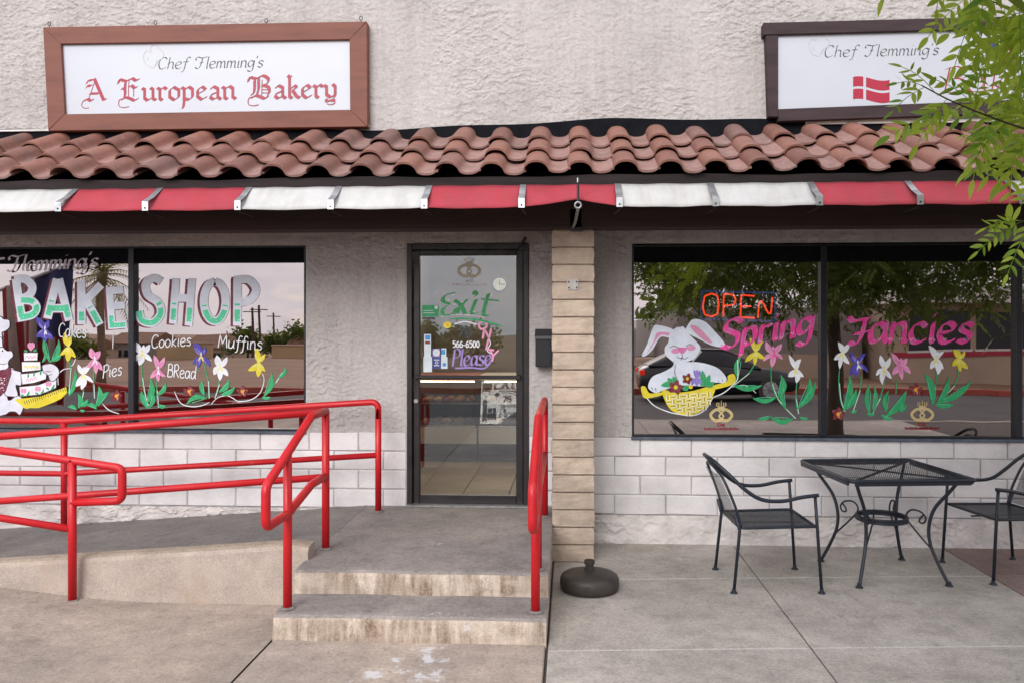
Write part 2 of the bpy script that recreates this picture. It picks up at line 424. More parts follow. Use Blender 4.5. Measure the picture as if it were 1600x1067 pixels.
MT['walk_pink'] = concrete('walk_pink', srgb(128, 108, 102), srgb(146, 126, 119))
MT['steps'] = concrete('steps', srgb(120, 115, 114), srgb(150, 142, 137), side=srgb(208, 193, 179), streak=True, splash=[(-.62, -2.02, 3.5, 7.0, .2), (-.9, -1.1, 2.5, 5.0, .13)])
MT['ramp'] = concrete('ramp', srgb(112, 108, 106), srgb(134, 128, 124))
MT['kerb_wall'] = concrete('kerb_wall', srgb(150, 136, 120), srgb(170, 156, 140), side=srgb(176, 162, 152))
MT['asphalt'] = M('asphalt', (0.060, 0.056, 0.058), 0.9, 0.25, 1.2, 90, 0.5, 0.006)
MT['dirt'] = M('dirt', (0.24, 0.15, 0.095), 0.95, 0.3, 0.35, 3, 0.4, 0.05)
MT['kerb_red'] = M('kerb_red', (0.35, 0.07, 0.05), 0.8, 0.3, 3)
MT['glass_win'] = glass('window_glass', 0.44, (0.62, 0.58, 0.54), (0.93, 0.83, 0.81))
MT['glass_door'] = glass('door_glass', 0.125, (0.92, 0.92, 0.90), (0.82, 0.92, 1.0))
MT['glass_case'] = glass('case_glass', 0.02, (0.92, 0.94, 0.93), (0.9, 0.9, 0.9))
MT['inside_wall'] = M('inside_wall', (0.15, 0.13, 0.115), 0.8, 0.15, 2)
MT['inside_ceil'] = M('inside_ceil', (0.42, 0.38, 0.33), 0.9, 0.1, 2)
MT['floor_tile'] = M('floor_tile', (0.30, 0.235, 0.17), 0.35, 0.15, 3, rand=0.08)
MT['grout'] = M('grout', (0.035, 0.028, 0.022), 0.9, 0.1)
MT['white_panel'] = M('white_panel', (0.62, 0.62, 0.60), 0.4, 0.05, 2)
MT['chrome'] = M('chrome', (0.6, 0.6, 0.6), 0.25, 0.0, metal=1.0)
MT['tube_light'] = M('tube_light', (0.9, 0.9, 0.85), 0.5, 0.0, emit=(1.0, 0.82, 0.55), estr=44.0)
MT['case_light'] = M('case_light', (0.9, 0.9, 0.85), 0.5, 0.0, emit=(1.0, 0.80, 0.5), estr=7.0)
MT['neon'] = M('neon', (0.6, 0.05, 0.02), 0.4, 0.0, emit=(1.0, 0.06, 0.02), estr=1.7)
MT['neon_border_glow'] = M('neon_border_glow', (0.02, 0.05, 0.22), 0.3, 0.0, emit=(0.05, 0.12, 0.6), estr=0.25)  # unlit border tube, given a faint blue glow so it shows
MT['bark'] = M('bark', (0.075, 0.055, 0.042), 0.9, 0.4, 9, 25, 0.8, 0.02, scale=(1, 1, 0.3))
MT['palm_bark'] = M('palm_bark', (0.20, 0.135, 0.09), 0.95, 0.35, 5, 14, 0.9, 0.04, scale=(1, 1, 3))
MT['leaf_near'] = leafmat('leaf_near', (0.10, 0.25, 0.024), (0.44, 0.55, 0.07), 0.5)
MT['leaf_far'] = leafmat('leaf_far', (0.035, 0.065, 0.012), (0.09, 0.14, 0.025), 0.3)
MT['leaf_dull'] = leafmat('leaf_dull', (0.05, 0.07, 0.03), (0.10, 0.12, 0.05), 0.2)
MT['frond'] = leafmat('frond', (0.13, 0.12, 0.045), (0.24, 0.20, 0.09), 0.25)
def paint(name, col):
    m, nt, b = principled(name); b.inputs['Roughness'].default_value = 0.5; b.inputs['Specular IOR Level'].default_value = 0.3
    vec = tex_vec(nt); st = tex_vec(nt, 'pos', (60, 1, 14))
    f = noise(nt, st, 1.6, 5, 0.6, 1.2)
    nt.links.new(mixc(nt, ramp(nt, f, [(0.40, 0.0), (0.75, 0.13)]), ramp(nt, noise(nt, vec, 11, 5), [(0.3, scl(col, .84)), (0.7, scl(col, 1.08))]), (.9, .9, .92)), b.inputs['Base Color'])
    nt.links.new(ramp(nt, noise(nt, tex_vec(nt, 'pos', (30, 1, 30)), 1.0, 6, 0.65, 1.5), [(0.26, 0.80), (0.40, 1.0)]), b.inputs['Alpha'])
    return m
PT = {k: paint('paint_' + k, srgb(*c)) for k, c in dict(
    lavender=(226, 234, 252), green=(76, 216, 164), maroon=(112, 18, 52), gray=(205, 199, 212), white=(236, 239, 247), leaf=(26, 160, 96), leafdark=(14, 116, 62),
    yellow=(226, 208, 30), lemon=(232, 226, 110), pink=(226, 150, 190), hotpink=(240, 62, 160), mauve=(216, 112, 178), blue=(66, 56, 170), olive=(120, 112, 24), violet=(140, 122, 206), red=(120, 20, 36),
    orange=(236, 160, 40), rabbit=(222, 230, 246), black=(28, 24, 30), faint=(190, 182, 160), gold=(206, 184, 128), smallred=(150, 26, 44), exit=(24, 150, 76), lilac=(158, 132, 206), dark=(40, 48, 50),
    sticker=(206, 218, 226), stickblue=(52, 140, 206), navy=(42, 46, 120), greensign=(30, 150, 92), pale=(222, 224, 238)).items()}

def tile_material():
    m, nt, b = principled('roof_tile'); b.inputs['Roughness'].default_value = 0.62
    oi = nt.nodes.new('ShaderNodeObjectInfo'); vec = tex_vec(nt)
    base = ramp(nt, oi.outputs['Random'], [(0.0, (0.165, 0.072, 0.055)), (0.35, (0.235, 0.100, 0.074)), (0.7, (0.275, 0.122, 0.088)), (0.9, (0.215, 0.11, 0.092)), (1.0, (0.16, 0.085, 0.075))])
    c = mixc(nt, 0.6, base, ramp(nt, noise(nt, vec, 8, 7, 0.65), [(0.28, 0.6), (0.5, 0.98), (0.72, 1.2)]), 'MULTIPLY')
    # pale dust lying in the pan of each tile
    tc = nt.nodes.new('ShaderNodeTexCoord'); sp = nt.nodes.new('ShaderNodeSeparateXYZ'); nt.links.new(tc.outputs['Object'], sp.inputs[0])
    pan = ramp(nt, sp.outputs['X'], [(0.50, 0.0), (0.515, 0.0), (0.53, 1.0)])
    # object X runs 0..0.30; the pan begins past the barrel
    mr = nt.nodes.new('ShaderNodeMapRange'); mr.inputs[1].default_value = 0.165; mr.inputs[2].default_value = 0.205
    nt.links.new(sp.outputs['X'], mr.inputs[0])
    dust = nt.nodes.new('ShaderNodeMath'); dust.operation = 'MULTIPLY'; nt.links.new(mr.outputs[0], dust.inputs[0])
    nt.links.new(ramp(nt, noise(nt, vec, 14, 5), [(0.3, 0.25), (0.7, 0.75)]), dust.inputs[1])
    c = mixc(nt, dust.outputs[0], c, (0.36, 0.24, 0.225))
    c = mixc(nt, ramp(nt, noise(nt, vec, 3.2, 8, 0.7, 0.8), [(0.50, 0.0), (0.68, 0.55)]), c, (0.13, 0.085, 0.075))
    spk = ramp(nt, noise(nt, vec, 45, 4, 0.7), [(0.62, 0.0), (0.72, 0.55)])
    c = mixc(nt, spk, c, (0.5, 0.42, 0.36))
    nt.links.new(c, b.inputs['Base Color'])
    bump(nt, b, noise(nt, vec, 90, 5), 0.35, 0.004)
    return m
MT['tile'] = tile_material()

# ------------------------------------------------------------------ numpy noise and stucco relief
def vnoise(x, z, seed):
    rs = np.random.RandomState(seed); T = rs.rand(64, 64)
    xi = np.floor(x).astype(int); zi = np.floor(z).astype(int); fx = x - xi; fz = z - zi
    fx = fx * fx * (3 - 2 * fx); fz = fz * fz * (3 - 2 * fz)
    a = T[xi % 64, zi % 64]; b = T[(xi + 1) % 64, zi % 64]; c = T[xi % 64, (zi + 1) % 64]; d = T[(xi + 1) % 64, (zi + 1) % 64]
    return (a * (1 - fx) + b * fx) * (1 - fz) + (c * (1 - fx) + d * fx) * fz
def fbm(x, z, seed, octv=4, gain=0.5):
    s = np.zeros_like(x); a = 1.0; t = 0
    for o in range(octv):
        s += a * vnoise(x * 2 ** o + 17.3 * o, z * 2 ** o + 5.1 * o, seed + o); t += a; a *= gain
    return s / t
def sstep(a, b, x):
    t = np.clip((x - a) / (b - a), 0, 1); return t * t * (3 - 2 * t)
def stucco_patch(name, x0, x1, z0, z1, Y, parent, mat, res=0.008, amp=0.006, seed=1, freq=19.0, lo=None, rough=1.0):
    nx = max(2, int((x1 - x0) / res)); nz = max(2, int((z1 - z0) / res))
    xs = np.linspace(x0, x1, nx + 1); 
    X, T = np.meshgrid(xs, np.linspace(0, 1, nz + 1), indexing='ij')
    Z0 = np.full_like(X, z0) if lo is None else np.interp(X, lo[0], lo[1])
    Z = Z0 + (z1 - Z0) * T
    wx = X + 0.10 * (fbm(X * 5, Z * 5, seed + 50, 3) - 0.5); wz = Z + 0.10 * (fbm(X * 5, Z * 5, seed + 60, 3) - 0.5)
    n1 = fbm(wx * freq * 0.8, wz * freq * 1.6, seed, 5, 0.55)
    n2 = fbm(wx * freq * 1.9, wz * freq * 3.2, seed + 9, 4, 0.55)
    dens = sstep(0.36, 0.62, fbm(X * 1.5, Z * 1.5, seed + 21, 3))
    h = 0.8 * sstep(0.50, 0.53, n1) * (0.45 + 0.55 * dens) + 0.6 * sstep(0.53, 0.57, n2) * (0.30 + 0.70 * dens) + 0.22 * rough * fbm(X * 55, Z * 55, seed + 31, 2)
    edge = np.minimum(1, np.minimum(X - x0, x1 - X) / 0.012)
    Yv = Y - amp * h * np.clip(edge, 0, 1)
    vs_ = np.stack([X, Yv, Z], -1).reshape(-1, 3)
    idx = np.arange((nx + 1) * (nz + 1)).reshape(nx + 1, nz + 1)
    q = np.stack([idx[:-1, :-1], idx[1:, :-1], idx[1:, 1:], idx[:-1, 1:]], -1).reshape(-1, 4)
    me = bpy.data.meshes.new(name)
    me.vertices.add(len(vs_)); me.vertices.foreach_set('co', vs_.ravel())
    me.loops.add(q.size); me.loops.foreach_set('vertex_index', q.ravel().astype(np.int32))
    me.polygons.add(len(q)); me.polygons.foreach_set('loop_start', np.arange(0, q.size, 4, dtype=np.int32))
    me.polygons.foreach_set('loop_total', np.full(len(q), 4, dtype=np.int32))
    me.polygons.foreach_set('use_smooth', np.ones(len(q), dtype=bool))
    me.materials.append(mat); me.update(calc_edges=True); me.validate()
    return link(name, me, parent)

# ------------------------------------------------------------------ the setting: ground, street, walk, steps, ramp
g = G(); gy = [(200, -.16), (-44, -.16), (-47, -.35), (-60, -2.8), (-66, -3.05), (-700, -3.05)]      # the lot falls away beyond its far edge
g.add([(x, y, z) for y, z in gy for x in (-600, 600)], [(i * 2, i * 2 + 2, i * 2 + 3, i * 2 + 1) for i in range(len(gy) - 1)])
tag(g.build('ground', MT['dirt']), kind='structure')
g = G(); g.add([(-120, -16.9, -0.154), (120, -16.9, -0.154), (120, -8.9, -0.154), (-120, -8.9, -0.154)], [(0, 1, 2, 3)])
tag(g.build('road', MT['asphalt']), kind='structure')
g = G()
for x in range(-60, 60): g.box(x * 2.0, -17.12, -0.155, x * 2.0 + 1.985, -16.9, 0.0)
tag(g.build('kerb_far', MT['kerb_red']), kind='structure')
g = G()
g.box(-60, -8.9, -0.155, 60, -8.74, 0.0)
tag(g.build('kerb_near', MT['walk_right'], bevel=0.015), kind='structure')
g = G(); g.box(-60, -8.73, -0.15, 60, 0.3, -0.022)
walk = tag(g.build('sidewalk', MT['joint_dark']), kind='structure')

def slab(poly, mat, top=0.0):
    g_ = G(); n = len(poly)
    g_.add([(x, y, -0.0215) for x, y in poly] + [(x, y, top) for x, y in poly],
           [tuple(range(n - 1, -1, -1)), tuple(range(n, 2 * n))] + [(i, (i + 1) % n, (i + 1) % n + n, i + n) for i in range(n)])
    return g_.build('paving_slab', mat, walk, bevel=0.006)
J = 0.0042
def jy1(x): return -0.95 + 0.0815 * x
def jy2(x): return -2.155 + 0.078 * x
def jy3(x): return -3.60 + 0.07 * x
cols = [(-0.118, 1.281), (1.281, 2.878), (2.878, 4.45), (4.45, 6.1)]
rows = [(lambda x: 0.02, jy1), (jy1, jy2), (jy2, jy3), (jy3, lambda x: -5.2), (lambda x: -5.2, lambda x: -7.0), (lambda x: -7.0, lambda x: -8.72)]
for ci, (xa, xb) in enumerate(cols):
    for ri, (fa, fb) in enumerate(rows):
        a, b_ = xa + J, xb - J
        mat = MT['walk_pink'] if (ci >= 2 and ri < 2) else MT['walk_right']
        slab([(a, fb(a) + J * 0.7), (b_, fb(b_) + J * 0.7), (b_, fa(b_) - J * 0.7), (a, fa(a) - J * 0.7)], mat)
g = G()
for f in (jy1, jy2):
    for (xa, xb) in cols[:2]:
        g.add([(xa + .008, f(xa) - .005, -.0018), (xb - .008, f(xb) - .005, -.0018), (xb - .008, f(xb) + .005, -.0018), (xa + .008, f(xa) + .005, -.0018)], [(0, 1, 2, 3)])
g.build('joint_filler', MT['joint_light'], walk)
slab([(-1.6135, -3.7), (-0.13, -3.65), (-0.13, -2.06), (-1.6135, -2.06)], MT['walk_mid'])
slab([(-1.6135, -5.6), (-0.13, -5.6), (-0.13, -3.664), (-1.6135, -3.714)], MT['walk_mid'])
slab([(-1.6135, -8.72), (-0.13, -8.72), (-0.13, -5.612), (-1.6135, -5.612)], MT['walk_mid'])
# the left apron is warped: it climbs towards the ramp kerb on the far left
def apron_z(x, y):
    a = max(0, min(1, (-2.5 - x) / 1.9)); b_ = max(0, min(1, (y + 3.4) / 1.9)); a = a * a * (3 - 2 * a); b_ = b_ * b_ * (3 - 2 * b_)
    return 0.135 * a * b_
g = G(); nx, ny = 60, 44; vs_ = []; fs_ = []
for i in range(nx + 1):
    for j in range(ny + 1):
        x = -7.5 + (7.5 - 1.6195) * i / nx; y = -5.6 + (5.6 - 1.40) * j / ny
        vs_.append((x, y, apron_z(x, y) + 0.0))
for i in range(nx):
    for j in range(ny):
        k = i * (ny + 1) + j; fs_.append((k, k + ny + 1, k + ny + 2, k + 1))
g.add(vs_, fs_)
g.build('paving_slab', MT['walk_left'], walk, smooth=True)
slab([(-7.5, -8.72), (-1.6195, -8.72), (-1.6195, -5.612), (-7.5, -5.612)], MT['walk_left'])

# steps and landing: one poured profile with worn, rounded nosings
SX0, SX1 = -1.615, -0.125
prof = [(0.02, -0.02), (0.02, 0.278), (-0.9, 0.281), (-1.690, 0.280), (-1.722, 0.275), (-1.738, 0.262), (-1.742, 0.245), (-1.748, 0.142),
        (-2.035, 0.139), (-2.066, 0.134), (-2.083, 0.120), (-2.087, 0.104), (-2.094, -0.02)]
nS = 34; vs_ = []; fs_ = []; P_ = len(prof)
rs = np.random.RandomState(3)
for i in range(nS + 1):
    x = SX0 + (SX1 - SX0) * i / nS
    for k, (y, z) in enumerate(prof):
        wob = (0.0022 * math.sin(x * 9) + 0.0018 * (rs.rand() - 0.5)) if 3 <= k <= 11 else 0
        ed = 0.012 if (i in (0, nS) and 3 <= k <= 11) else 0
        vs_.append((x, y + wob + ed, z + wob * 0.5 - ed * 0.4))
for i in range(nS):
    for k in range(P_ - 1):
        a = i * P_ + k; fs_.append((a, a + 1, a + P_ + 1, a + P_))
fs_.append(tuple(range(P_))); fs_.append(tuple(range((nS + 1) * P_ - 1, nS * P_ - 1, -1)))
g = G(); g.add(vs_, fs_)
st = g.build('steps', MT['steps'], smooth=False)
tag(st, kind='structure')

# ramp: falls 7.5 % to the left between the facade and a kerb
def ramp_z(x): return 0.279 - 0.075 * (-1.62 - x)
RX0, RX1 = -5.3, -1.618
g = G(); n = 24; vs_ = []; fs_ = []
for i in range(n + 1):
    x = RX0 + (RX1 - RX0) * i / n; z = ramp_z(x)
    vs_ += [(x, 0.02, z), (x, -1.39, z), (x, -1.39, -0.02), (x, 0.02, -0.02)]
for i in range(n):
    for k in range(4):
        a = i * 4 + k; b_ = i * 4 + (k + 1) % 4; fs_.append((a, b_, b_ + 4, a + 4))
g.add(vs_, fs_ + [(0, 1, 2, 3), (n * 4 + 3, n * 4 + 2, n * 4 + 1, n * 4)])
tag(g.build('ramp', MT['ramp']), kind='structure')
g = G(); n = 40; vs_ = []; fs_ = []
pr = [(-1.405, -0.02), (-1.405, 0.085), (-1.425, 0.10), (-1.50, 0.098), (-1.525, 0.088), (-1.537, 0.065), (-1.545, -0.5)]
for i in range(n + 1):
    x = RX0 + (-1.60 - RX0) * i / n; z = ramp_z(min(x, -1.62))
    end = 0.03 if i == n else 0
    for k, (y, dz) in enumerate(pr):
        w_ = 0.004 * math.sin(x * 7.0 + k * 2)
        vs_.append((x - (end if 1 <= k <= 5 else 0) * 0, y + (w_ if k > 3 else 0), (z + dz - (0.02 if end and 1 <= k <= 5 else 0)) if dz > -0.4 else -0.05))
for i in range(n):
    for k in range(len(pr) - 1):
        a = i * len(pr) + k; fs_.append((a, a + 1, a + len(pr) + 1, a + len(pr)))
fs_.append(tuple(range(len(pr)))); fs_.append(tuple(range((n + 1) * len(pr) - 1, n * len(pr) - 1, -1)))
g.add(vs_, fs_); tag(g.build('ramp_kerb', MT['kerb_wall']), kind='structure')

# ------------------------------------------------------------------ the bakery building
B = tag(empty('bakery_building', (0, 0, 0)), 'single-storey bakery with rough stucco walls, painted blocks and a red tiled porch roof', 'building')
WX0, WX1 = -5.6, 5.2
LWX0, LWX1, LWZ0, LWZ1 = -5.2, -2.129, 0.868, 2.362
RWX0, RWX1, RWZ0, RWZ1 = 0.494, 4.95, 0.842, 2.352
DX0, DX1, DZ0, DZ1 = -1.300, -0.325, 0.282, 2.372
wall = empty('wall', (0, 0, 0), B)
g = G()      # the core behind the render coat, with its window and door openings
g.box(WX0, 0.014, 2.362, WX1, 0.24, 5.2)
g.box(WX0, 0.014, -0.1, LWX0, 0.24, 2.362); g.box(RWX1, 0.014, -0.1, WX1, 0.24, 2.362)
g.box(LWX0, 0.014, -0.1, LWX1, 0.24, LWZ0); g.box(RWX0, 0.014, -0.1, RWX1, 0.24, RWZ0)
g.box(LWX1, 0.014, -0.1, DX0, 0.24, 2.362); g.box(DX1, 0.014, -0.1, RWX0, 0.24, 2.362); g.box(DX0, 0.014, -0.1, DX1, 0.24, DZ0)
g.build('wall_core', MT['mortar'], wall)
stucco_patch('stucco_coat', WX0, WX1, 3.18, 4.85, 0.004, wall, MT['stucco'], 0.006, 0.0060, 11)
stucco_patch('stucco_coat', WX0, WX1, 2.366, 2.72, 0.004, wall, MT['stucco'], 0.011, 0.007, 12)
stucco_patch('stucco_coat', LWX1 + .004, DX0 - .002, 0.862, 2.368, 0.004, wall, MT['stucco'], 0.006, 0.0060, 13)
stucco_patch('stucco_coat', DX1 + .002, RWX0 - .004, 0.842, 2.368, 0.004, wall, MT['stucco'], 0.006, 0.0060, 14)
stucco_patch('stucco_base', 0.0, WX1, -0.01, 0.226, 0.0, wall, MT['stucco_base'], 0.008, 0.014, 15, 10.0)
stucco_patch('stucco_base', RX0, -1.62, 0.0, 0.252, 0.0, wall, MT['stucco_base'], 0.008, 0.014, 16, 10.0,
             lo=([RX0, -1.62], [ramp_z(RX0) - 0.01, 0.24]))
for (xa, xb, za, zb) in ((0.0, WX1, 0.2, 0.8415), (RX0, DX0 - .002, 0.10, 0.8665), (DX1 + .002, -.001, 0.25, 0.8415)):
    g = G(); g.box(xa, 0.0035, za, xb, 0.0135, zb); g.build('joint_bed', MT['painted_joint'], wall)
# painted concrete blocks, each proud of its joints
bm_cache = {}
def block_mesh(w_, h_, var):
    key = (round(w_, 3), round(h_, 3), var)
    if key not in bm_cache:
        rr = random.Random(hash(key) & 0xffff)
        g_ = G(); n1 = max(2, int(w_ / 0.08)); vs__ = []; fs__ = []
        # front face slightly uneven, chamfered rim
        rim = 0.007
        for (inset, y) in ((0.0, 0.02), (0.0, 0.002), (rim, -0.004)):
            vs__ += [(inset, y, inset), (w_ - inset, y, inset), (w_ - inset, y, h_ - inset), (inset, y, h_ - inset)]
        for r_ in range(2):
            for k in range(4):
                a = r_ * 4 + k; b__ = r_ * 4 + (k + 1) % 4; fs__.append((a, b__, b__ + 4, a + 4))
        fs__.append((8, 9, 10, 11))
        vs__ = [(x + rr.uniform(-.0025, .0025) * (y < 0.01), y + rr.uniform(-.0015, .0015), z + rr.uniform(-.003, .003) * (y < 0.01)) for x, y, z in vs__]
        g_.add(vs__, fs__)
        bm_cache[key] = g_.mesh('concrete_block', MT['block'])
    return bm_cache[key]
def courses(x0, x1, zs, off0, limit=None):
    for r_, (z0, z1) in enumerate(zip(zs[:-1], zs[1:])):
        pitch = 0.402; off = off0 + (0.5 * pitch if r_ % 2 else 0)
        k0 = math.floor((x0 - off) / pitch); x = off + k0 * pitch
        while x < x1:
            a = max(x + 0.0035, x0 + 0.003); b_ = min(x + pitch - 0.0035, x1 - 0.003); x += pitch
            if b_ - a < 0.04: continue
            if limit and z1 < limit((a + b_) / 2): continue
            me = block_mesh(b_ - a, abs(z1 - z0) - 0.0065, random.randint(0, 3))
            o = link('concrete_block', me, wall, (a, random.uniform(-0.003, 0.003), min(z0, z1) + 0.0045), (0, random.uniform(-.004, .004), 0))
courses(0.0, WX1, [0.228, 0.384, 0.533, 0.685, 0.837], 0.355 - 0.402 * 2)
courses(RX0, DX0 - 0.004, [0.255, 0.408, 0.560, 0.712, 0.862], -3.502)
courses(DX1 + .004, 0.0, [0.284, 0.408, 0.560, 0.712, 0.837], -0.2)

# windows -------------------------------------------------
GY = 0.045          # glass plane
def window(name_label, x0, x1, z0, z1, mulls):
    w = empty('shop_window', ((x0 + x1) / 2, GY, z0), B); w['label'] = name_label
    inv = Matrix.Translation((-(x0 + x1) / 2, -GY, -z0))
    def part(g_, nm, mat, **k):
        g_.v = [tuple(inv @ Vector(p)) for p in g_.v]; return g_.build(nm, mat, w, **k)
    t = 0.015
    g_ = G(); g_.box(x0, 0.008, z1 - t, x1, 0.10, z1 - .001); g_.box(x0, 0.008, z0 + .001, x1, 0.10, z0 + t)
    g_.box(x0 + .001, 0.010, z0 + t, x0 + t, 0.098, z1 - t); g_.box(x1 - t, 0.010, z0 + t, x1 - .001, 0.098, z1 - t)
    part(g_, 'frame', MT['frame_dark'], bevel=0.003)
    for mx in mulls:
        g_ = G(); g_.box(mx - 0.024, 0.004, z0 + t, mx + 0.024, 0.096, z1 - t); part(g_, 'mullion', MT['frame_dark'], bevel=0.003)
    xs = [x0 + t] + [m_ for m_ in mulls] + [x1 - t]
    for a, b_ in zip(xs[:-1], xs[1:]):
        a2 = a + (0.024 if a in mulls else 0); b2 = b_ - (0.024 if b_ in mulls else 0)
        g_ = G(); g_.add([(a2, GY, z0 + t), (b2, GY, z0 + t), (b2, GY, z1 - t), (a2, GY, z1 - t)], [(0, 1, 2, 3)])
        part(g_, 'pane', MT['glass_win'], fix=False)
    g_ = G(); g_.box(x0 + t + .001, 0.020, z1 - 0.135, x1 - t - .001, 0.034, z1 - t - .001); part(g_, 'reflection_band', MT['felt'])  # opaque dark strip standing in for the eave's reflection in the glass
    g_ = G(); g_.box(x0 - 0.01, -0.022, z0 - 0.022, x1 + 0.01, 0.012, z0 + 0.0005); part(g_, 'sill', MT['sill_metal'], bevel=0.004)
    return w
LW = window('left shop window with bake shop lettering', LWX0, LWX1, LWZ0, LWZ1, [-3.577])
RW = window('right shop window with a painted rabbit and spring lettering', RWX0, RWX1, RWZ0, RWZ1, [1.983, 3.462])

# door ----------------------------------------------------
DR = empty('shop_door', ((DX0 + DX1) / 2, 0, DZ0), B)
def dpart(g_, nm, mat, **k):
    g_.v = [(x - (DX0 + DX1) / 2, y, z - DZ0) for x, y, z in g_.v]; return g_.build(nm, mat, DR, **k)
g = G(); g.box(DX0, -0.012, DZ0, DX0 + 0.042, 0.13, DZ1); g.box(DX1 - 0.042, -0.012, DZ0, DX1, 0.13, DZ1); g.box(DX0 + .042, -0.012, DZ1 - 0.05, DX1 - .042, 0.13, DZ1)
dpart(g, 'door_frame', MT['door_dark'], bevel=0.004)
a, b_ = DX0 + 0.046, DX1 - 0.046
g = G(); g.box(a, 0.022, DZ0 + .012, -1.203, 0.068, DZ1 - .054); g.box(-0.426, 0.022, DZ0 + .012, b_, 0.068, DZ1 - .054)
g.box(-1.203, 0.022, 2.278, -0.426, 0.068, DZ1 - .054); g.box(-1.203, 0.022, DZ0 + .012, -0.426, 0.068, 0.360)
dpart(g, 'door_leaf', MT['door_dark'], bevel=0.004)
DGY = 0.046
g = G(); g.add([(-1.203, DGY, .36), (-.426, DGY, .36), (-.426, DGY, 2.278), (-1.203, DGY, 2.278)], [(0, 1, 2, 3)]); dpart(g, 'pane', MT['glass_door'], fix=False)
g = G(); g.box(-1.225, -0.012, 1.295, -0.400, 0.020, 1.322); g.box(-1.235, -0.016, 1.288, -1.205, 0.024, 1.329); g.box(-0.42, -0.016, 1.288, -0.39, 0.024, 1.329)
dpart(g, 'push_bar', MT['door_dark'], bevel=0.006)
g = G(); g.tube([(-1.230, 0.024, 1.115), (-1.230, 0.006, 1.115)], 0.019, 16); dpart(g, 'lock', MT['chrome'], bevel=0.002)
g = G(); g.box(DX0 + .001, -0.06, DZ0 - .004, DX1 - .001, 0.12, DZ0 + .012); dpart(g, 'threshold', MT['galv'], bevel=0.004)
g = G()
g.box(-0.40, -0.03, 2.31, -0.33, -0.013, 2.352); g.tube([(-0.40, -0.02, 2.335), (-0.345, -0.10, 2.40)], 0.012, 8)
dpart(g, 'door_closer', MT['door_dark'])

# pillar --------------------------------------------------
PX0, PX1, PY0, PY1 = -0.130, 0.176, -0.542, -0.24
pil = empty('pillar', ((PX0 + PX1) / 2, (PY0 + PY1) / 2, 0), B)
pcx, pcy = (PX0 + PX1) / 2, (PY0 + PY1) / 2
g = G(); g.box(-0.141, -0.139, -0.02, 0.141, 0.139, 2.42); g.build('pillar_core', MT['pillar_mortar'], pil)
nc = 19; ph = 2.408 / nc
def slump_block(seed):
    """slumped face: bulges a little over its lower half"""
    rr = random.Random(seed); g_ = G(); hh = ph - 0.009; lev = 8; n = 16; vs__ = []; fs__ = []
    for i in range(lev + 1):
        t = [0, .035, .1, .3, .5, .7, .9, .965, 1][i]; off = 0.1525 + 0.0025 * math.sin(math.pi * min(1, t * 1.15)) - 0.003 * (i in (0, lev)) + rr.uniform(-.0008, .0008)
        for k in range(n):
            s = k // 4; u = (k % 4) / 4 * 2 - 1
            if u == -1: u = -0.97
            j = rr.uniform(-.0022, .0022)
            x, y = [(u * off, -off + j), (off + j, u * off), (-u * off, off + j), (-off + j, -u * off)][s]
            vs__.append((x, y * 0.985, t * hh))
    for i in range(lev):
        for k in range(n):
            a_ = i * n + k; b2 = i * n + (k + 1) % n; fs__.append((a_, b2, b2 + n, a_ + n))
    fs__.append(tuple(range(n - 1, -1, -1))); fs__.append(tuple(range(lev * n, lev * n + n)))
    g_.add(vs__, fs__); return g_.mesh('slump_block', MT['pillar'])
sbm = [slump_block(i) for i in range(5)]
for i in range(nc):
    link('slump_block', sbm[(i * 3) % 5], pil, (random.uniform(-.003, .003), random.uniform(-.003, .003), i * ph + 0.004), (0, 0, random.choice((0, math.pi / 2, math.pi))))
g = G(); z = 2.408 - 3.55 * ph + .06
for dx in (-.028, .028):
    for dz in (-.022, .022):
        c_ = (0.0 + dx, -0.159, z - pcy * 0 + dz - .01)
        g.tube([(c_[0], -0.155, c_[2]), (c_[0], -0.1615, c_[2])], 0.0065, 8)
        g.tube([(c_[0] - dx * .1, -0.155, c_[2] - dz * .55), (c_[0], -0.1605, c_[2] - dz * .55)], 0.004, 6)
g.build('anchor_bolt', MT['black_metal'], pil)
g = G(); g.box(-.042, -.1605, z - .05, .042, -.150, z + .03); g.build('grout_patch', MT['stucco'], pil, bevel=.01)

# porch: beam, soffit, fascia, roof -----------------------
porch = empty('porch_roof', (0, 0, 2.4), B)
def ppart(g_, nm, mat, **k):
    g_.v = [(x, y, z - 2.4) for x, y, z in g_.v]; return g_.build(nm, mat, porch, **k)
g = G(); g.box(WX0, -0.585, 2.414, WX1, -0.40, 2.70); ppart(g, 'beam', MT['beam'], bevel=.006)
g = G()
x = WX0
while x < WX1:
    g2 = G(); g2.box(x, -0.39, 2.665, x + 0.145, -0.004, 2.683); ppart(g2, 'soffit_board', MT['beam']); x += 0.15
g = G(); g.extrude_x([(-0.40, 2.672), (-0.885, 2.655), (-0.885, 2.700), (0.0, 3.19), (0.0, 2.70)], WX0, WX1); ppart(g, 'roof_deck', MT['felt'])
g = G(); n = 60; vs_ = []; fs_ = []
for i in range(n + 1):
    x = WX0 + (WX1 - WX0) * i / n; w_ = 0.006 * math.sin(x * 3.1) + 0.004 * math.sin(x * 8.3)
    vs_ += [(x, -0.90, 2.660 + w_), (x, -0.90, 2.732 + w_), (x, -0.872, 2.732 + w_), (x, -0.872, 2.660 + w_)]
for i in range(n):
    for k in range(4):
        a_ = i * 4 + k; b2 = i * 4 + (k + 1) % 4; fs_.append((a_, b2, b2 + 4, a_ + 4))
g.add(vs_, fs_); ppart(g, 'fascia_board', MT['fascia'])
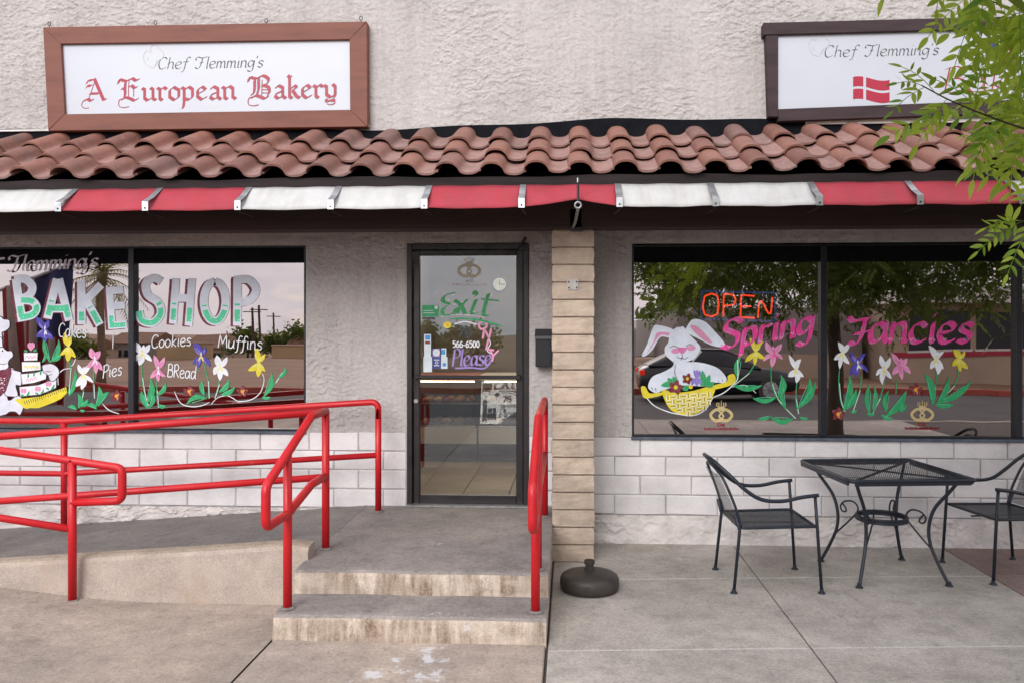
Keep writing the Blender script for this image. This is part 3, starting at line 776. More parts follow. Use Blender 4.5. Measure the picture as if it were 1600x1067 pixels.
# black felt upstand with a wandering top edge, white metal flashing under the signs
g = G(); n = 160; vs_ = []; fs_ = []
for i in range(n + 1):
    x = WX0 + (WX1 - WX0) * i / n
    top = 3.305 + 0.02 * math.sin(x * 1.3 + 0.6) + 0.008 * math.sin(x * 5.1) + (0.022 * max(0, 1 - abs(x - 0.3) / 1.6))
    vs_ += [(x, -0.012, top), (x, -0.020, top - 0.06), (x, -0.055, 3.13)]
for i in range(n):
    a_ = i * 3; fs_ += [(a_, a_ + 3, a_ + 4, a_ + 1), (a_ + 1, a_ + 4, a_ + 5, a_ + 2)]
g.add(vs_, fs_); ppart(g, 'felt_upstand', MT['felt'], smooth=True)
for (xa, xb, z0, z1) in ((WX0, -1.60, 3.302, 3.318), (1.83, WX1, 3.275, 3.325)):
    g = G(); g.box(xa, -0.034, z0, xb, -0.022, z1); ppart(g, 'flashing_strip', MT['flash_white'], bevel=.002)

# S tiles: barrel then pan, three courses, each lapped over the one below
TP = 0.302; TL = 0.42
def tile_mesh(seed):
    rr = random.Random(seed)
    nu, nv = 26, 3; vs__ = []; fs__ = []; th = 0.017
    def prof_(u):                                    # u in 0..1.06 across the tile
        if u < 0.55: return 0.056 * max(0.0, 1 - abs((u - 0.275) / 0.275) ** 2.3) ** 0.62
        t = min(1.0, (u - 0.55) / 0.45)
        return -0.022 * max(0.0, 1 - abs(2 * t - 1) ** 2.4) ** 0.75
    for side in (0, 1):
        for i in range(nu + 1):
            u = i / nu * 1.05
            for k in range(nv + 1):
                v = k / nv
                x = u * TP; z = prof_(u) - side * th
                lip = 0.004 * (k == 0) * (0 if side else 1)
                vs__.append((x + rr.uniform(-.001, .001), v * TL, z - lip * 0.5))
    N = (nu + 1) * (nv + 1)
    for i in range(nu):
        for k in range(nv):
            a_ = i * (nv + 1) + k; b2 = a_ + nv + 1
            fs__.append((a_, b2, b2 + 1, a_ + 1)); fs__.append((N + a_, N + a_ + 1, N + b2 + 1, N + b2))
    for i in range(nu):
        a_ = i * (nv + 1); b2 = a_ + nv + 1; fs__.append((a_, N + a_, N + b2, b2))
        a_ += nv; b2 += nv; fs__.append((a_, b2, N + b2, N + a_))
    for k in range(nv):
        fs__.append((k, k + 1, N + k + 1, N + k)); a_ = nu * (nv + 1) + k; fs__.append((a_, N + a_, N + a_ + 1, a_ + 1))
    g_ = G(); g_.add(vs__, fs__)
    me = g_.mesh('roof_tile', MT['tile'])
    for p in me.polygons: p.use_smooth = True
    me.set_sharp_from_angle(angle=R(40)) if hasattr(me, 'set_sharp_from_angle') else None
    return me
tms = [tile_mesh(i) for i in range(4)]
slope = math.atan2(3.235 - 2.775, 0.90 - 0.06)
sl = math.hypot(3.235 - 2.775, 0.84)
step_ = sl / 3.0
crest0 = 0.073 - 0.28 * TP
for r_ in range(3):
    s0 = r_ * step_
    y = -0.935 + s0 * math.cos(slope); z = 2.768 + s0 * math.sin(slope) + 0.006
    for c_ in range(-19, 17):
        x = crest0 + c_ * TP
        link('roof_tile', random.choice(tms), porch,
             (x + random.uniform(-.006, .006), y + random.uniform(-.012, .012), z - 2.4 + random.uniform(-.003, .004)),
             (slope - 0.105 + random.uniform(-.014, .014), random.uniform(-.022, .022), random.uniform(-.018, .018)))

# ------------------------------------------------------------------ awning: rolled-up red and white striped cloth with aluminium straps
AW = tag(empty('awning', (0, -1.0, 2.48)), 'retracted red and white awning strip with metal straps under the tile eave', 'awning')
straps = [-4.70, -4.08, -3.462, -2.856, -2.221, -1.589, -0.961, -0.316, 0.326, 0.947, 1.610, 2.244, 2.881, 3.52, 4.16, 4.8]
pan_col = ['w', 'w', 'r', 'r', 'w', 'w', 'r', 'r', 'w', 'w', 'r', 'r', 'w', 'w', 'r']
AWT = (-0.905, 2.668); AWB = (-1.10, 2.492)
for i in range(len(straps) - 1):
    xa, xb = straps[i], straps[i + 1]; n, m_ = 14, 6; vs_ = []; fs_ = []
    for a_ in range(n + 1):
        u = a_ / n; x = xa + (xb - xa) * u
        for k in range(m_ + 1):
            v = k / m_
            y = AWT[0] + (AWB[0] - AWT[0]) * v; z = AWT[1] + (AWB[1] - AWT[1]) * v
            bulge = math.sin(math.pi * u) * (0.006 * math.sin(math.pi * v) + 0.0015 * math.sin(u * 13 + i))
            y -= bulge; z += bulge * 0.9 - (0.008 * math.sin(math.pi * u) * v)
            z += 0.0012 * math.sin(x * 21 + v * 9)
            if i == 7 or i == 8 - 1:
                pk = max(0, 1 - abs(x - 0.055) / (0.36 if x < 0.055 else 0.26))
                z += 0.062 * pk * v; y += 0.05 * pk * v
            vs_.append((x, y + 1.0, z - 2.48))
    for a_ in range(n):
        for k in range(m_):
            q = a_ * (m_ + 1) + k; fs_.append((q, q + m_ + 1, q + m_ + 2, q + 1))
    g = G(); g.add(vs_, fs_)
    o = g.build('awning_panel', MT['awn_red' if pan_col[i] == 'r' else 'awn_white'], AW, smooth=True, fix=False)
    sm = o.modifiers.new('thick', 'SOLIDIFY'); sm.thickness = 0.004; sm.offset = 0
for i, x in enumerate(straps):
    g = G(); dx = 0.021
    pts = [(AWT[0] - .006, AWT[1] + .004), (AWT[0] + (AWB[0] - AWT[0]) * .55 - .012, AWT[1] + (AWB[1] - AWT[1]) * .5 + .012), (AWB[0] - .012, AWB[1] + .055), (AWB[0] - .012, AWB[1] - .008)]
    vs_ = []; 
    for (y, z) in pts:
        for (ddx, dy) in ((-dx, 0), (dx, 0), (dx, .005), (-dx, .005)): vs_.append((x + ddx, y + dy + 1.0, z - 2.48))
    fs_ = [(0, 1, 2, 3), (15, 14, 13, 12)]
    for k in range(3):
        for j in range(4): fs_.append((k * 4 + j, k * 4 + (j + 1) % 4, k * 4 + 4 + (j + 1) % 4, k * 4 + 4 + j))
    g.add(vs_, fs_); s_ = g.build('strap', MT['alu'], AW)
    g = G(); g.tube([(x, AWB[0] + 1.0 - .010, .022), (x, AWB[0] + 1.0 - .016, .022)], 0.006, 8); g.build('rivet', MT['black_metal'], s_)
    g = G(); g.tube([(x + .005, AWB[0] + 1.02, -.004), (x + (0.02 if x < 0 else -0.02), -.90 + 1.0, -0.01)], 0.006, 6); g.build('bracket', MT['beam'], AW)
# the roller crank eye and its rod in front of the peak
CR = tag(empty('awning_crank', (0.055, -1.12, 2.45)), 'steel awning crank rod with a ring eye above the pillar', 'crank')
g = G(); g.tube([(0, 0.02, .215), (0, 0.0, .06)], .0085, 8); g.build('rod', MT['black_metal'], CR)
g = G(); g.tube([(0, .005 , .225), (0, .005, .195)], .0095, 8); g.build('rod_tip', MT['chrome'], CR)
g = G(); g.tube([(.020 * math.cos(t / 12 * 6.283), -.004, .045 + .020 * math.sin(t / 12 * 6.283)) for t in range(12)], .007, 8, closed=True); g.build('ring', MT['galv'], CR)
g = G(); g.tube([(0, 0.01, .022), (-.015, .30, -.02), (-.03, .53, -.03)], .011, 8); g.build('shaft', MT['galv'], CR)
g = G(); g.box(-.05, .535, -.06, .03, .545, .10); g.build('bracket_plate', MT['black_metal'], CR)

# ------------------------------------------------------------------ lettering: pen skeletons swept with a flat nib or a round brush
def S(txt):
    out = []
    for part in txt.split(';'):
        t = part.split(); out.append((t[0], [tuple(float(v) for v in p.split(',')) for p in t[1:]]))
    return out
HAND = {
 'a': (.55, 'c .42,.46 .28,.6 .1,.5 .04,.25 .12,.03 .28,.06 .42,.34;l .44,.6 .42,.14 .5,0'), 'c': (.5, 'c .42,.48 .28,.6 .1,.5 .03,.28 .12,.04 .28,0 .44,.1'),
 'd': (.58, 'c .42,.46 .28,.6 .1,.5 .04,.25 .12,.03 .28,.06 .42,.34;l .48,1 .44,.12 .5,0'), 'e': (.52, 'c .06,.29 .25,.32 .42,.42 .36,.57 .22,.6 .08,.48 .04,.25 .14,.03 .3,0 .46,.1'),
 'f': (.42, 'c .5,.9 .4,1 .28,.9 .22,.5 .19,0 .12,-.24 0,-.28;l .04,.57 .4,.6'), 'g': (.55, 'c .42,.46 .28,.6 .1,.5 .04,.27 .12,.08 .28,.1 .42,.36;c .46,.6 .44,.1 .38,-.24 .22,-.34 .04,-.24'),
 'h': (.56, 'l .12,1 .08,0;c .09,.33 .2,.56 .34,.58 .42,.45 .42,.1 .48,0'), 'i': (.26, 'l .11,.6 .1,.1 .16,0;l .12,.83 .13,.86'),
 'k': (.5, 'l .12,1 .08,0;l .42,.6 .1,.28 .44,0'), 'l': (.26, 'l .14,1 .1,.1 .17,0'), 'm': (.76, 'l .07,.6 .06,0;c .06,.35 .18,.57 .3,.56 .34,.4 .34,0;c .34,.35 .46,.57 .58,.56 .62,.4 .62,.08 .69,0'),
 'n': (.54, 'l .07,.6 .06,0;c .06,.35 .18,.57 .34,.58 .4,.42 .4,.08 .47,0'), 'o': (.52, 'c .26,.6 .07,.46 .05,.2 .2,0 .4,.12 .44,.4 .26,.6'),
 'p': (.54, 'l .09,.6 .04,-.35;c .08,.35 .2,.58 .38,.56 .44,.3 .34,.04 .16,.02 .07,.12'), 'r': (.42, 'l .08,.6 .07,0;c .08,.35 .2,.56 .38,.54'),
 's': (.45, 'c .4,.5 .26,.6 .1,.52 .12,.38 .3,.28 .36,.14 .24,0 .04,.08'), 't': (.42, 'c .19,.95 .14,.3 .2,.04 .36,.07;l 0,.62 .38,.65'),
 'u': (.56, 'c .07,.6 .06,.15 .16,.02 .32,.08 .42,.34;l .45,.6 .42,.1 .5,0'), 'x': (.48, 'l .05,.58 .42,.02;l .44,.6 .02,0'), 'y': (.52, 'c .07,.6 .1,.3 .24,.2 .4,.34;c .46,.6 .4,.1 .26,-.28 .04,-.3'),
 "'": (.18, 'l .11,1 .07,.8'), '-': (.42, 'l .05,.32 .34,.32'), ' ': (.35, 'l 0,0 0,0'),
 'C': (.64, 'c .56,.84 .4,1 .16,.9 .04,.5 .14,.08 .36,0 .58,.14'), 'F': (.80, 'c .06,.70 .0,.86 .14,.98 .44,.90 .84,1;c .50,.92 .46,.5 .36,.1 .18,-.02 .04,.1;l .34,.47 .58,.52'),
 'M': (.78, 'l .04,0 .14,1 .36,.3 .62,1 .7,0'), 'P': (.55, 'l .12,1 .06,0;c .02,.9 .3,1.02 .52,.86 .46,.58 .12,.46'),
 'B': (.6, 'l .12,1 .06,0;c .02,.92 .3,1.02 .48,.84 .4,.6 .12,.54;c .12,.54 .46,.52 .54,.26 .4,.02 .04,.02'), 'S': (.62, 'c .58,.84 .4,1 .14,.92 .1,.7 .3,.55 .5,.4 .48,.12 .26,0 .02,.14'),
 'E': (.6, 'c .52,.9 .32,1 .12,.86 .18,.62 .36,.56;c .36,.56 .1,.5 .01,.24 .14,.02 .36,0 .56,.16'), 'R': (.6, 'l .12,1 .06,0;c .02,.92 .3,1.02 .48,.84 .4,.58 .12,.5;l .2,.5 .52,0'),
 'D': (.62, 'l .12,1 .06,0;c .02,.96 .34,.98 .54,.6 .4,.1 .04,.02'),
 'O': (.7, 'c .34,1 .1,.8 .06,.4 .24,.02 .5,.1 .62,.5 .5,.9 .34,1'), 'N': (.66, 'l .06,0 .1,1 .5,0 .56,1'), 'L': (.5, 'l .1,1 .08,.04 .46,.0'), 'Y': (.6, 'l .04,1 .28,.5 .24,0;l .54,1 .28,.5'),
 '5': (.56, 'l .46,1 .12,1 .1,.6;c .1,.6 .34,.66 .48,.4 .36,.04 .06,.06'), '6': (.56, 'c .44,.96 .2,.8 .06,.4 .14,.04 .38,.04 .48,.3 .34,.52 .1,.4'), '0': (.56, 'c .27,1 .09,.75 .09,.25 .27,0 .45,.25 .45,.75 .27,1'),
 '7': (.52, 'l .06,1 .48,1 .2,0'), '8': (.56, 'c .27,.54 .1,.7 .14,.95 .4,.95 .44,.7 .27,.54 .08,.3 .14,.03 .4,.03 .48,.3 .27,.54'),
}
BLACK = {
 'A': (.95, 'l .44,1 .80,.08 .90,.1;h .46,.9 .22,.14;l .26,.36 .62,.36;c .14,.80 .2,.93 .34,.94 .44,1;c .12,.62 .18,.71 .26,.69 .34,.72;c .06,.04 .16,.13 .3,.05 .42,.13;h .2,.13 .0,.04 -.06,-.16 .06,-.27 .22,-.26'),
 'E': (.95, 'c .02,.78 .06,.95 .22,.90 .34,.88 .46,.96;c .30,.84 .28,.6 .28,.3 .24,.16;c .12,.5 .2,.58 .28,.52;h .46,.98 .42,.7 .42,.2;c .44,.92 .56,.99 .7,.90 .84,.96;c .44,.62 .54,.68 .64,.58 .76,.62;h .62,.6 .62,.2;c .14,.06 .3,.17 .52,.1 .64,.03 .8,.12;h .28,.13 .06,.06 .04,-.18 .2,-.27 .44,-.23'),
 'B': (1.0, 'c .02,.78 .06,.95 .22,.92 .34,.90 .46,.98;c .26,.84 .26,.5 .22,.26 .12,.2;c .42,.9 .42,.5 .38,.3 .34,.14;h .56,.84 .54,.16;c .44,.96 .6,1.02 .8,.88 .76,.68 .58,.6;c .56,.6 .8,.52 .84,.3 .76,.14;h .56,.42 .8,.40;h .56,.28 .8,.26;c .12,.04 .3,.16 .54,.08 .66,.03 .82,.14;h .26,.12 .04,.05 .02,-.2 .2,-.28 .42,-.24'),
 'u': (.6, 'l .0,.56 .1,.5 .1,.12 .22,.02 .36,.12;l .33,.57 .43,.5 .43,.1 .55,.03'), 'r': (.42, 'l 0,.56 .1,.5 .1,.1 .2,.02;l .12,.46 .25,.59 .37,.5'),
 'o': (.54, 'l .24,.59 .07,.46 .07,.16 .25,.02 .43,.15 .43,.46 .22,.59'), 'p': (.56, 'l 0,.57 .1,.5 .1,.0 .07,-.3 .0,-.36;l .1,.46 .28,.59 .43,.48 .43,.14 .28,.02 .08,.1'),
 'e': (.5, 'h .1,.28 .38,.45;l .39,.46 .25,.59 .07,.45 .07,.16 .23,.02 .43,.14'), 'a': (.54, 'l .07,.46 .2,.59 .37,.49 .37,.12 .49,.02;l .36,.34 .12,.24 .07,.12 .19,.02 .36,.12'),
 'n': (.6, 'l 0,.56 .1,.5 .1,.1 .2,.02;l .1,.46 .29,.59 .42,.49 .42,.12 .54,.03'), 'k': (.54, 'l .04,1.02 .1,.92 .1,.1 .2,.02;h .1,.92 .2,1.0;l .13,.42 .3,.58 .38,.48 .2,.36;l .22,.36 .38,.1 .5,.03'),
 'y': (.58, 'l 0,.56 .1,.5 .1,.16 .25,.04 .42,.12;l .34,.6 .44,.5 .44,.1 .36,-.04;c .08,-.04 .12,-.14 .28,-.09 .42,-.12;h .42,-.1 .42,-.22 .28,-.28 .12,-.25'), ' ': (.42, 'l 0,0 0,0'),
}
def layout(txt, font, x0, x1, yb0, yb1, cap, slant=0.0):
    """-> [(flag, [(px, py)])] in photo pixels, baseline running from (x0, yb0) to (x1, yb1)"""
    tot = sum(font[c][0] for c in txt); k = (x1 - x0) / tot; pen = 0.0; out = []
    for ch in txt:
        adv, d = font[ch]
        if ch != ' ':
            for fl, pts in S(d):
                q = []
                for (u, v) in pts:
                    X = x0 + (pen + u) * k + slant * v * cap
                    q.append((X, yb0 + (yb1 - yb0) * (X - x0) / (x1 - x0) - v * cap))
                out.append((fl, q))
        pen += adv
    return out
class Ink:
    """flat paint film on a vertical plane Y, drawn in photo pixels; every stroke lies a hair above the last"""
    def __init__(self, Y, step=0.00004): self.Y = Y; self.g = G(); self.k = 0; self.step = step
    def up(self): self.k += 1
    def pt(self, x, y): return tuple(onY(x, y, self.Y - self.k * self.step))
    def quad(self, ps, mi=0): self.g.add([self.pt(*p) for p in ps], [tuple(range(len(ps)))], mi)
    def poly(self, ps, mi=0, smooth=False):
        """outline -> fan around its centre (star-shaped outlines only) or one n-gon"""
        if smooth: ps = [(p.x, p.y) for p in smooth_path([Vector((a, b, 0)) for a, b in ps], 4, True)]
        me_v = [self.pt(*p) for p in ps]
        area = sum(ps[i][0] * ps[(i + 1) % len(ps)][1] - ps[(i + 1) % len(ps)][0] * ps[i][1] for i in range(len(ps)))
        f = tuple(range(len(ps))) if area < 0 else tuple(range(len(ps) - 1, -1, -1))
        self.g.add(me_v, [f], mi); self.up()
    def disc(self, x, y, rx, ry=None, mi=0, n=14):
        ry = ry or rx; self.poly([(x + rx * math.cos(6.2832 * i / n), y + ry * math.sin(6.2832 * i / n)) for i in range(n)], mi)
    def stroke(self, pts, w, mi=0, smooth=True, nib=None, taper=0.0, fn=None, caps=True):
        P = [Vector((a, b, 0)) for a, b in pts]
        if smooth and len(P) > 2: P = smooth_path(P, 7)
        else:
            Q = []
            for a, b in zip(P[:-1], P[1:]):
                n = max(1, int((b - a).length / 2.5)); Q += [a.lerp(b, i / n) for i in range(n)]
            P = Q + [P[-1]]
        n = len(P); L = []; Rr = []
        for i in range(n):
            t = P[min(i + 1, n - 1)] - P[max(i - 1, 0)]
            if t.length < 1e-6: t = Vector((1, 0, 0))
            t.normalize(); nn = Vector((-t.y, t.x, 0))
            s = i / max(1, n - 1); ww = w * (1 - taper * abs(2 * s - 1) ** 1.5) if taper >= 0 else w * (1 + taper * s)
            if nib: nn = Vector((math.cos(nib), -math.sin(nib), 0))
            L.append(P[i] + nn * ww / 2); Rr.append(P[i] - nn * ww / 2)
        for i in range(n - 1):
            m_ = fn((P[i] + P[i + 1]) / 2) if fn else mi
            q = [L[i], L[i + 1], Rr[i + 1], Rr[i]]
            self.quad([(v.x, v.y) for v in q], m_)
        self.up()
        if nib:
            self.stroke(pts, w * 0.24, mi, smooth)
        elif caps and taper == 0 and w > 2.0:
            for e in (0, n - 1):
                m_ = fn(P[e]) if fn else mi
                self.disc(P[e].x, P[e].y, w / 2, None, m_, 10)
    def text(self, txt, font, x0, x1, yb0, yb1, cap, w, slant=0.0, mi=0, nib=None, thin=0.22, fn=None):
        for fl, q in layout(txt, font, x0, x1, yb0, yb1, cap, slant):
            if fl == 'h': self.stroke(q, max(0.9, w * thin), mi, len(q) > 2)
            else: self.stroke(q, w, mi, fl == 'c', nib=nib, fn=fn)
    def build(self, name, mats, parent, off=(0, 0, 0), label=None):
        o = parent
        loc = Vector((0, 0, 0))
        while o is not None: loc += o.location; o = o.parent
        self.g.v = [(x - loc.x, y - loc.y, z - loc.z) for x, y, z in self.g.v]
        ob = self.g.build(name, mats, parent, fix=False)
        if label: ob['label'] = label
        return ob

# ------------------------------------------------------------------ signs on the upper wall
SY = -0.052
def quad_board(poly, y0, y1, name, mat, parent, base):
    """poly in photo px on the sign face -> a thick board"""
    pts = [onY(px, py, y0) for px, py in poly]
    g_ = G(); n = len(pts)
    g_.add([(p.x - base[0], y0 - base[1], p.z - base[2]) for p in pts] + [(p.x - base[0], y1 - base[1], p.z - base[2]) for p in pts],
           [tuple(range(n)), tuple(range(2 * n - 1, n - 1, -1))] + [(i, i + n, (i + 1) % n + n, (i + 1) % n) for i in range(n)])
    return g_.build(name, mat, parent, bevel=0.003)
base = (-2.95, SY, 3.33)
S1 = tag(empty('wall_sign', base), 'white sign in a rust-brown wooden frame above the left window', 'sign')
TLo, TRo, BRo, BLo = (67, 43), (573, 34), (574, 198), (75, 205)
TLi, TRi, BRi, BLi = (95, 69), (546, 62), (547, 172), (101, 179)
def lp(a, b, t): return (a[0] + (b[0] - a[0]) * t, a[1] + (b[1] - a[1]) * t)
e = 0.4
for poly in ([TLo, TRo, (TRi[0] + e, TRi[1]), (TLi[0] - e, TLi[1])], [(TRo[0], TRo[1] + 2 * e), BRo, (BRi[0], BRi[1] + e), TRi], [(BRo[0] - e, BRo[1] + .3), BLo, (BLi[0], BLi[1]), BRi], [(BLo[0], BLo[1] - 2 * e), TLo, TLi, BLi]):
    quad_board(poly, SY - 0.03, SY + 0.05, 'frame_board', MT['sign_wood'], S1, base)
quad_board([(TLi[0] - 4, TLi[1] - 4), (TRi[0] + 4, TRi[1] - 4), (BRi[0] + 4, BRi[1] + 4), (BLi[0] - 4, BLi[1] + 4)], SY - 0.004, SY + 0.02, 'panel', MT['sign_white'], S1, base)
for px, py in ((77, 38), (243, 36), (416, 33), (564, 29)):
    c_ = onY(px, py, SY); g = G()
    g.tube([(c_.x - base[0] + .012 * math.cos(t * .5236), 0, c_.z - base[2] + .016 * math.sin(t * .5236)) for t in range(12)], .0035, 6, closed=True)
    g.tube([(c_.x - base[0], 0, c_.z - base[2] - .014), (c_.x - base[0], 0, c_.z - base[2] - .05)], .0035, 6)
    g.build('hanging_eye', MT['black_metal'], S1)
IY = SY - 0.0052
ink = Ink(IY); ink.text('A European Bakery', BLACK, 130, 529, 160.0, 153.5, 36, 5.6, 0.0, 0, nib=R(42), thin=.22)
ink.build('lettering', MT['sign_red'], S1)
def script_line(ink, x0, x1, y0, y1, cap):
    for fl, q in layout("Chef", HAND, x0, x0 + (x1 - x0) * .285, y0, y0 + (y1 - y0) * .3, cap, .18): ink.stroke(q, 1.9, 0, True, nib=R(35))
    for fl, q in layout("Flemming's", HAND, x0 + (x1 - x0) * .35, x1, y0 + (y1 - y0) * .35, y1, cap, .15): ink.stroke(q, 1.9, 0, True, nib=R(35))
ink = Ink(IY); script_line(ink, 246, 411, 108.5, 105.5, 18); ink.build('lettering', MT['ink'], S1)
def chef_hat(ink, x, y, s=1.0):
    for q in ([(0, 14), (-2, 4), (3, -4), (9, -2), (10, -10), (18, -13), (24, -6), (30, 0), (28, 8)], [(0, 14), (5, 20), (14, 23)], [(14, 23), (20, 12), (28, 8)], [(17, 20), (22, 11)], [(5, 12), (4, 6)]):
        ink.stroke([(x + a * s, y + b * s) for a, b in q], 0.9, 0)
ink = Ink(IY); chef_hat(ink, 226, 84); ink.build('hat_drawing', MT['ink_faint'], S1)

base2 = (2.9, SY, 3.33)
S2 = tag(empty('wall_sign', base2), 'white sign with red Danish flag in a dark purple-brown frame behind the leaves', 'sign')
quad_board([(1193, 36), (1700, 23), (1700, 41), (1193, 55)], SY - 0.034, SY + 0.05, 'frame_board', MT['sign_wood2'], S2, base2)
quad_board([(1197, 55.6), (1216, 55), (1216, 183), (1201, 183)], SY - 0.026, SY + 0.05, 'frame_board', MT['sign_wood2'], S2, base2)
quad_board([(1216.4, 171), (1700, 152), (1700, 173), (1216.4, 190)], SY - 0.030, SY + 0.05, 'frame_board', MT['sign_wood2'], S2, base2)
quad_board([(1680, 42), (1699, 42), (1699, 151), (1680, 151)], SY - 0.026, SY + 0.05, 'frame_board', MT['sign_wood2'], S2, base2)
quad_board([(1214, 50), (1684, 36), (1684, 160), (1214, 176)], SY - 0.004, SY + 0.02, 'panel', MT['sign_white'], S2, base2)
ink = Ink(IY); script_line(ink, 1287, 1467, 90, 86, 18); ink.build('lettering', MT['ink'], S2)
ink = Ink(IY); chef_hat(ink, 1266, 66); ink.build('hat_drawing', MT['ink_faint'], S2)
tot_ = sum(HAND[c][0] for c in 'Bakery'); pen_ = 0.0
for ch in 'Bakery':
    xa_ = 1472 + 196 * pen_ / tot_; xb_ = 1472 + 196 * (pen_ + HAND[ch][0]) / tot_; pen_ += HAND[ch][0]
    ink = Ink(IY); ink.text(ch, HAND, xa_, xb_, 146 - 6 * (xa_ - 1472) / 196, 146 - 6 * (xb_ - 1472) / 196, 40, 3.0, .12, 0, nib=R(30)); ink.build('letter', MT['sign_red'], S2)
# the red flag with its white cross, waving
def wave(u): return -4.0 * math.sin((u * 1.15 + 0.25) * 6.2832 * 0.62)
fx, fy, fw, fh = 1333, 124, 57, 35
def fpt(u, v): return (fx + u * fw, fy + v * fh + wave(u) * 1.0 - u * 1.5)
ink = Ink(IY)
def fband(u0, u1, v0, v1, mi):
    n = max(2, int((u1 - u0) * 16))
    for i in range(n):
        a_, b2 = u0 + (u1 - u0) * i / n, u0 + (u1 - u0) * (i + 1) / n
        ink.quad([fpt(a_, v1), fpt(b2, v1), fpt(b2, v0), fpt(a_, v0)], mi)
for (u0, u1) in ((0, .28), (.355, 1)):
    for (v0, v1) in ((0, .44), (.55, 1)): fband(u0, u1, v0, v1, 0)
ink.build('flag_print', [MT['flag_red']], S2)
ink = Ink(IY); fx, fy, fw, fh = 1540, 72, 50, 24
for k in range(7): fband(0, 1, k / 6.5, (k + .55) / 6.5, 0)
ink.up(); fband(0, .42, 0, .55, 1)
ink.build('flag_print', [MT['flag_red'], MT['flag_blue']], S2)

# ------------------------------------------------------------------ paintings on the left window
PY = GY - 0.004
BAND_Y = 0.018         # face of the opaque strip built as the dark eave reflection
ink = Ink(BAND_Y); ink.text("Flemming's", HAND, 10, 152, 424.5, 418.5, 25, 4.2, .20, 0, nib=R(25)); ink.stroke([(-14, 406), (6, 404)], 3.5)
ink.build('painted_word', PT['gray'], LW)
def two_tone(letter, strokes, w, split):
    ink = Ink(PY)
    for q in strokes: ink.stroke([(x - 4.2, y + 1.6) for x, y in q], w * .96, 1, len(q) > 2, caps=False)
    for q in strokes: ink.stroke([(x - 4.2, y + 1.6) for x, y in q], 2, 1, len(q) > 2, caps=False)
    for q in strokes: ink.stroke(q, w, 0, len(q) > 2, caps=False)
    for q in strokes:
        # the green lower part, inset so the pale edge stays
        P = [Vector((a, b, 0)) for a, b in q]
        P = smooth_path(P, 8) if len(P) > 2 else [P[0].lerp(P[1], i / 24) for i in range(25)]
        for lo, hi in ((split, split + 4), (split + 7, 999)):
            run = []
            for p in P + [None]:
                if p is not None and lo <= p.y < hi: run.append((p.x, p.y))
                else:
                    if len(run) > 1:
                        if len(run) > 6 and hi > 900: run = run[:-2] if run[-1][1] > split + 14 else run
                        ink.stroke(run, w - 4.6, 2, False, caps=False)
                    run = []
        low = [p for p in P if p.y > split + 12]
        for k in range(3):
            if len(low) > 3:
                p = low[int(len(low) * (0.25 + .25 * k)) % len(low)]; ink.disc(p.x + w * .18, p.y, .8, None, 3, 6)
    ink.build('painted_letter', [PT['lavender'], PT['maroon'], PT['green'], PT['white']], LW)
two_tone('B', [[(25, 436), (29, 466), (34, 496)], [(22, 437), (38, 436), (50, 447), (47, 460), (33, 468)], [(33, 469), (50, 471), (57, 481), (50, 492), (27, 497)]], 13, 469)
two_tone('A', [[(89, 436), (74, 498)], [(92, 436), (108, 501)], [(80, 482), (103, 482)]], 13, 469)
two_tone('K', [[(127, 439), (127.5, 507)], [(158, 445), (129, 475)], [(134, 468), (156, 508)]], 13, 479)
two_tone('E', [[(171, 452), (175, 514)], [(166, 455), (193, 453)], [(170, 479), (195, 477)], [(171, 509), (198, 507)]], 11.5, 484)
two_tone('S', [[(252, 440), (241, 434.5), (228, 443), (231, 461), (247, 473), (251, 490), (239, 504), (222, 501), (217, 486)]], 13, 473)
two_tone('H', [[(275, 435), (270, 506)], [(300, 435), (294.5, 509)], [(275, 466), (300, 466)]], 12, 473)
two_tone('O', [[(335.6 + 17 * math.cos(a_ * .5236 - 1.57), 471 + 31 * math.sin(a_ * .5236 - 1.57)) for a_ in range(13)]], 13, 476)
two_tone('P', [[(371, 434), (370.6, 509)], [(366, 438), (388, 437), (400, 452), (392, 468), (373, 473)]], 13, 474)
for (t_, x0, x1, y0, y1, cp) in (('Cakes', 91, 135, 526, 528, 21), ('Pies', 160, 191, 591, 585, 20), ('Cookies', 236, 299, 544, 540, 20), ('Muffins', 340, 410, 543, 547, 20), ('BRead', 261, 307, 588, 592, 20)):
    ink = Ink(PY); ink.text(t_, HAND, x0, x1, y0, y1, cp, 1.55, .06); ink.build('painted_word', PT['white'], LW)

def leaf(ink, x0, y0, x1, y1, w=6.0, bend=0.15, mi=0):
    a_ = Vector((x0, y0)); b2 = Vector((x1, y1)); d = b2 - a_; n_ = Vector((-d.y, d.x)) * bend; w = w / max(1e-6, d.length) 
    nn = Vector((-d.y, d.x)); L = []; Rr = []
    for i in range(9):
        t = i / 8; c_ = a_ + d * t + n_ * math.sin(math.pi * t); ww = w * (math.sin(math.pi * min(1, t * .92 + .06)) ** .8) * .5
        L.append(c_ + nn * ww); Rr.append(c_ - nn * ww)
    for i in range(8): ink.quad([(L[i].x, L[i].y), (L[i + 1].x, L[i + 1].y), (Rr[i + 1].x, Rr[i + 1].y), (Rr[i].x, Rr[i].y)], mi)
    ink.up()
def petal(ink, x, y, ang, ln, w, mi): 
    leaf(ink, x, y, x + ln * math.cos(ang), y + ln * math.sin(ang), w, random.uniform(-.12, .12), mi)
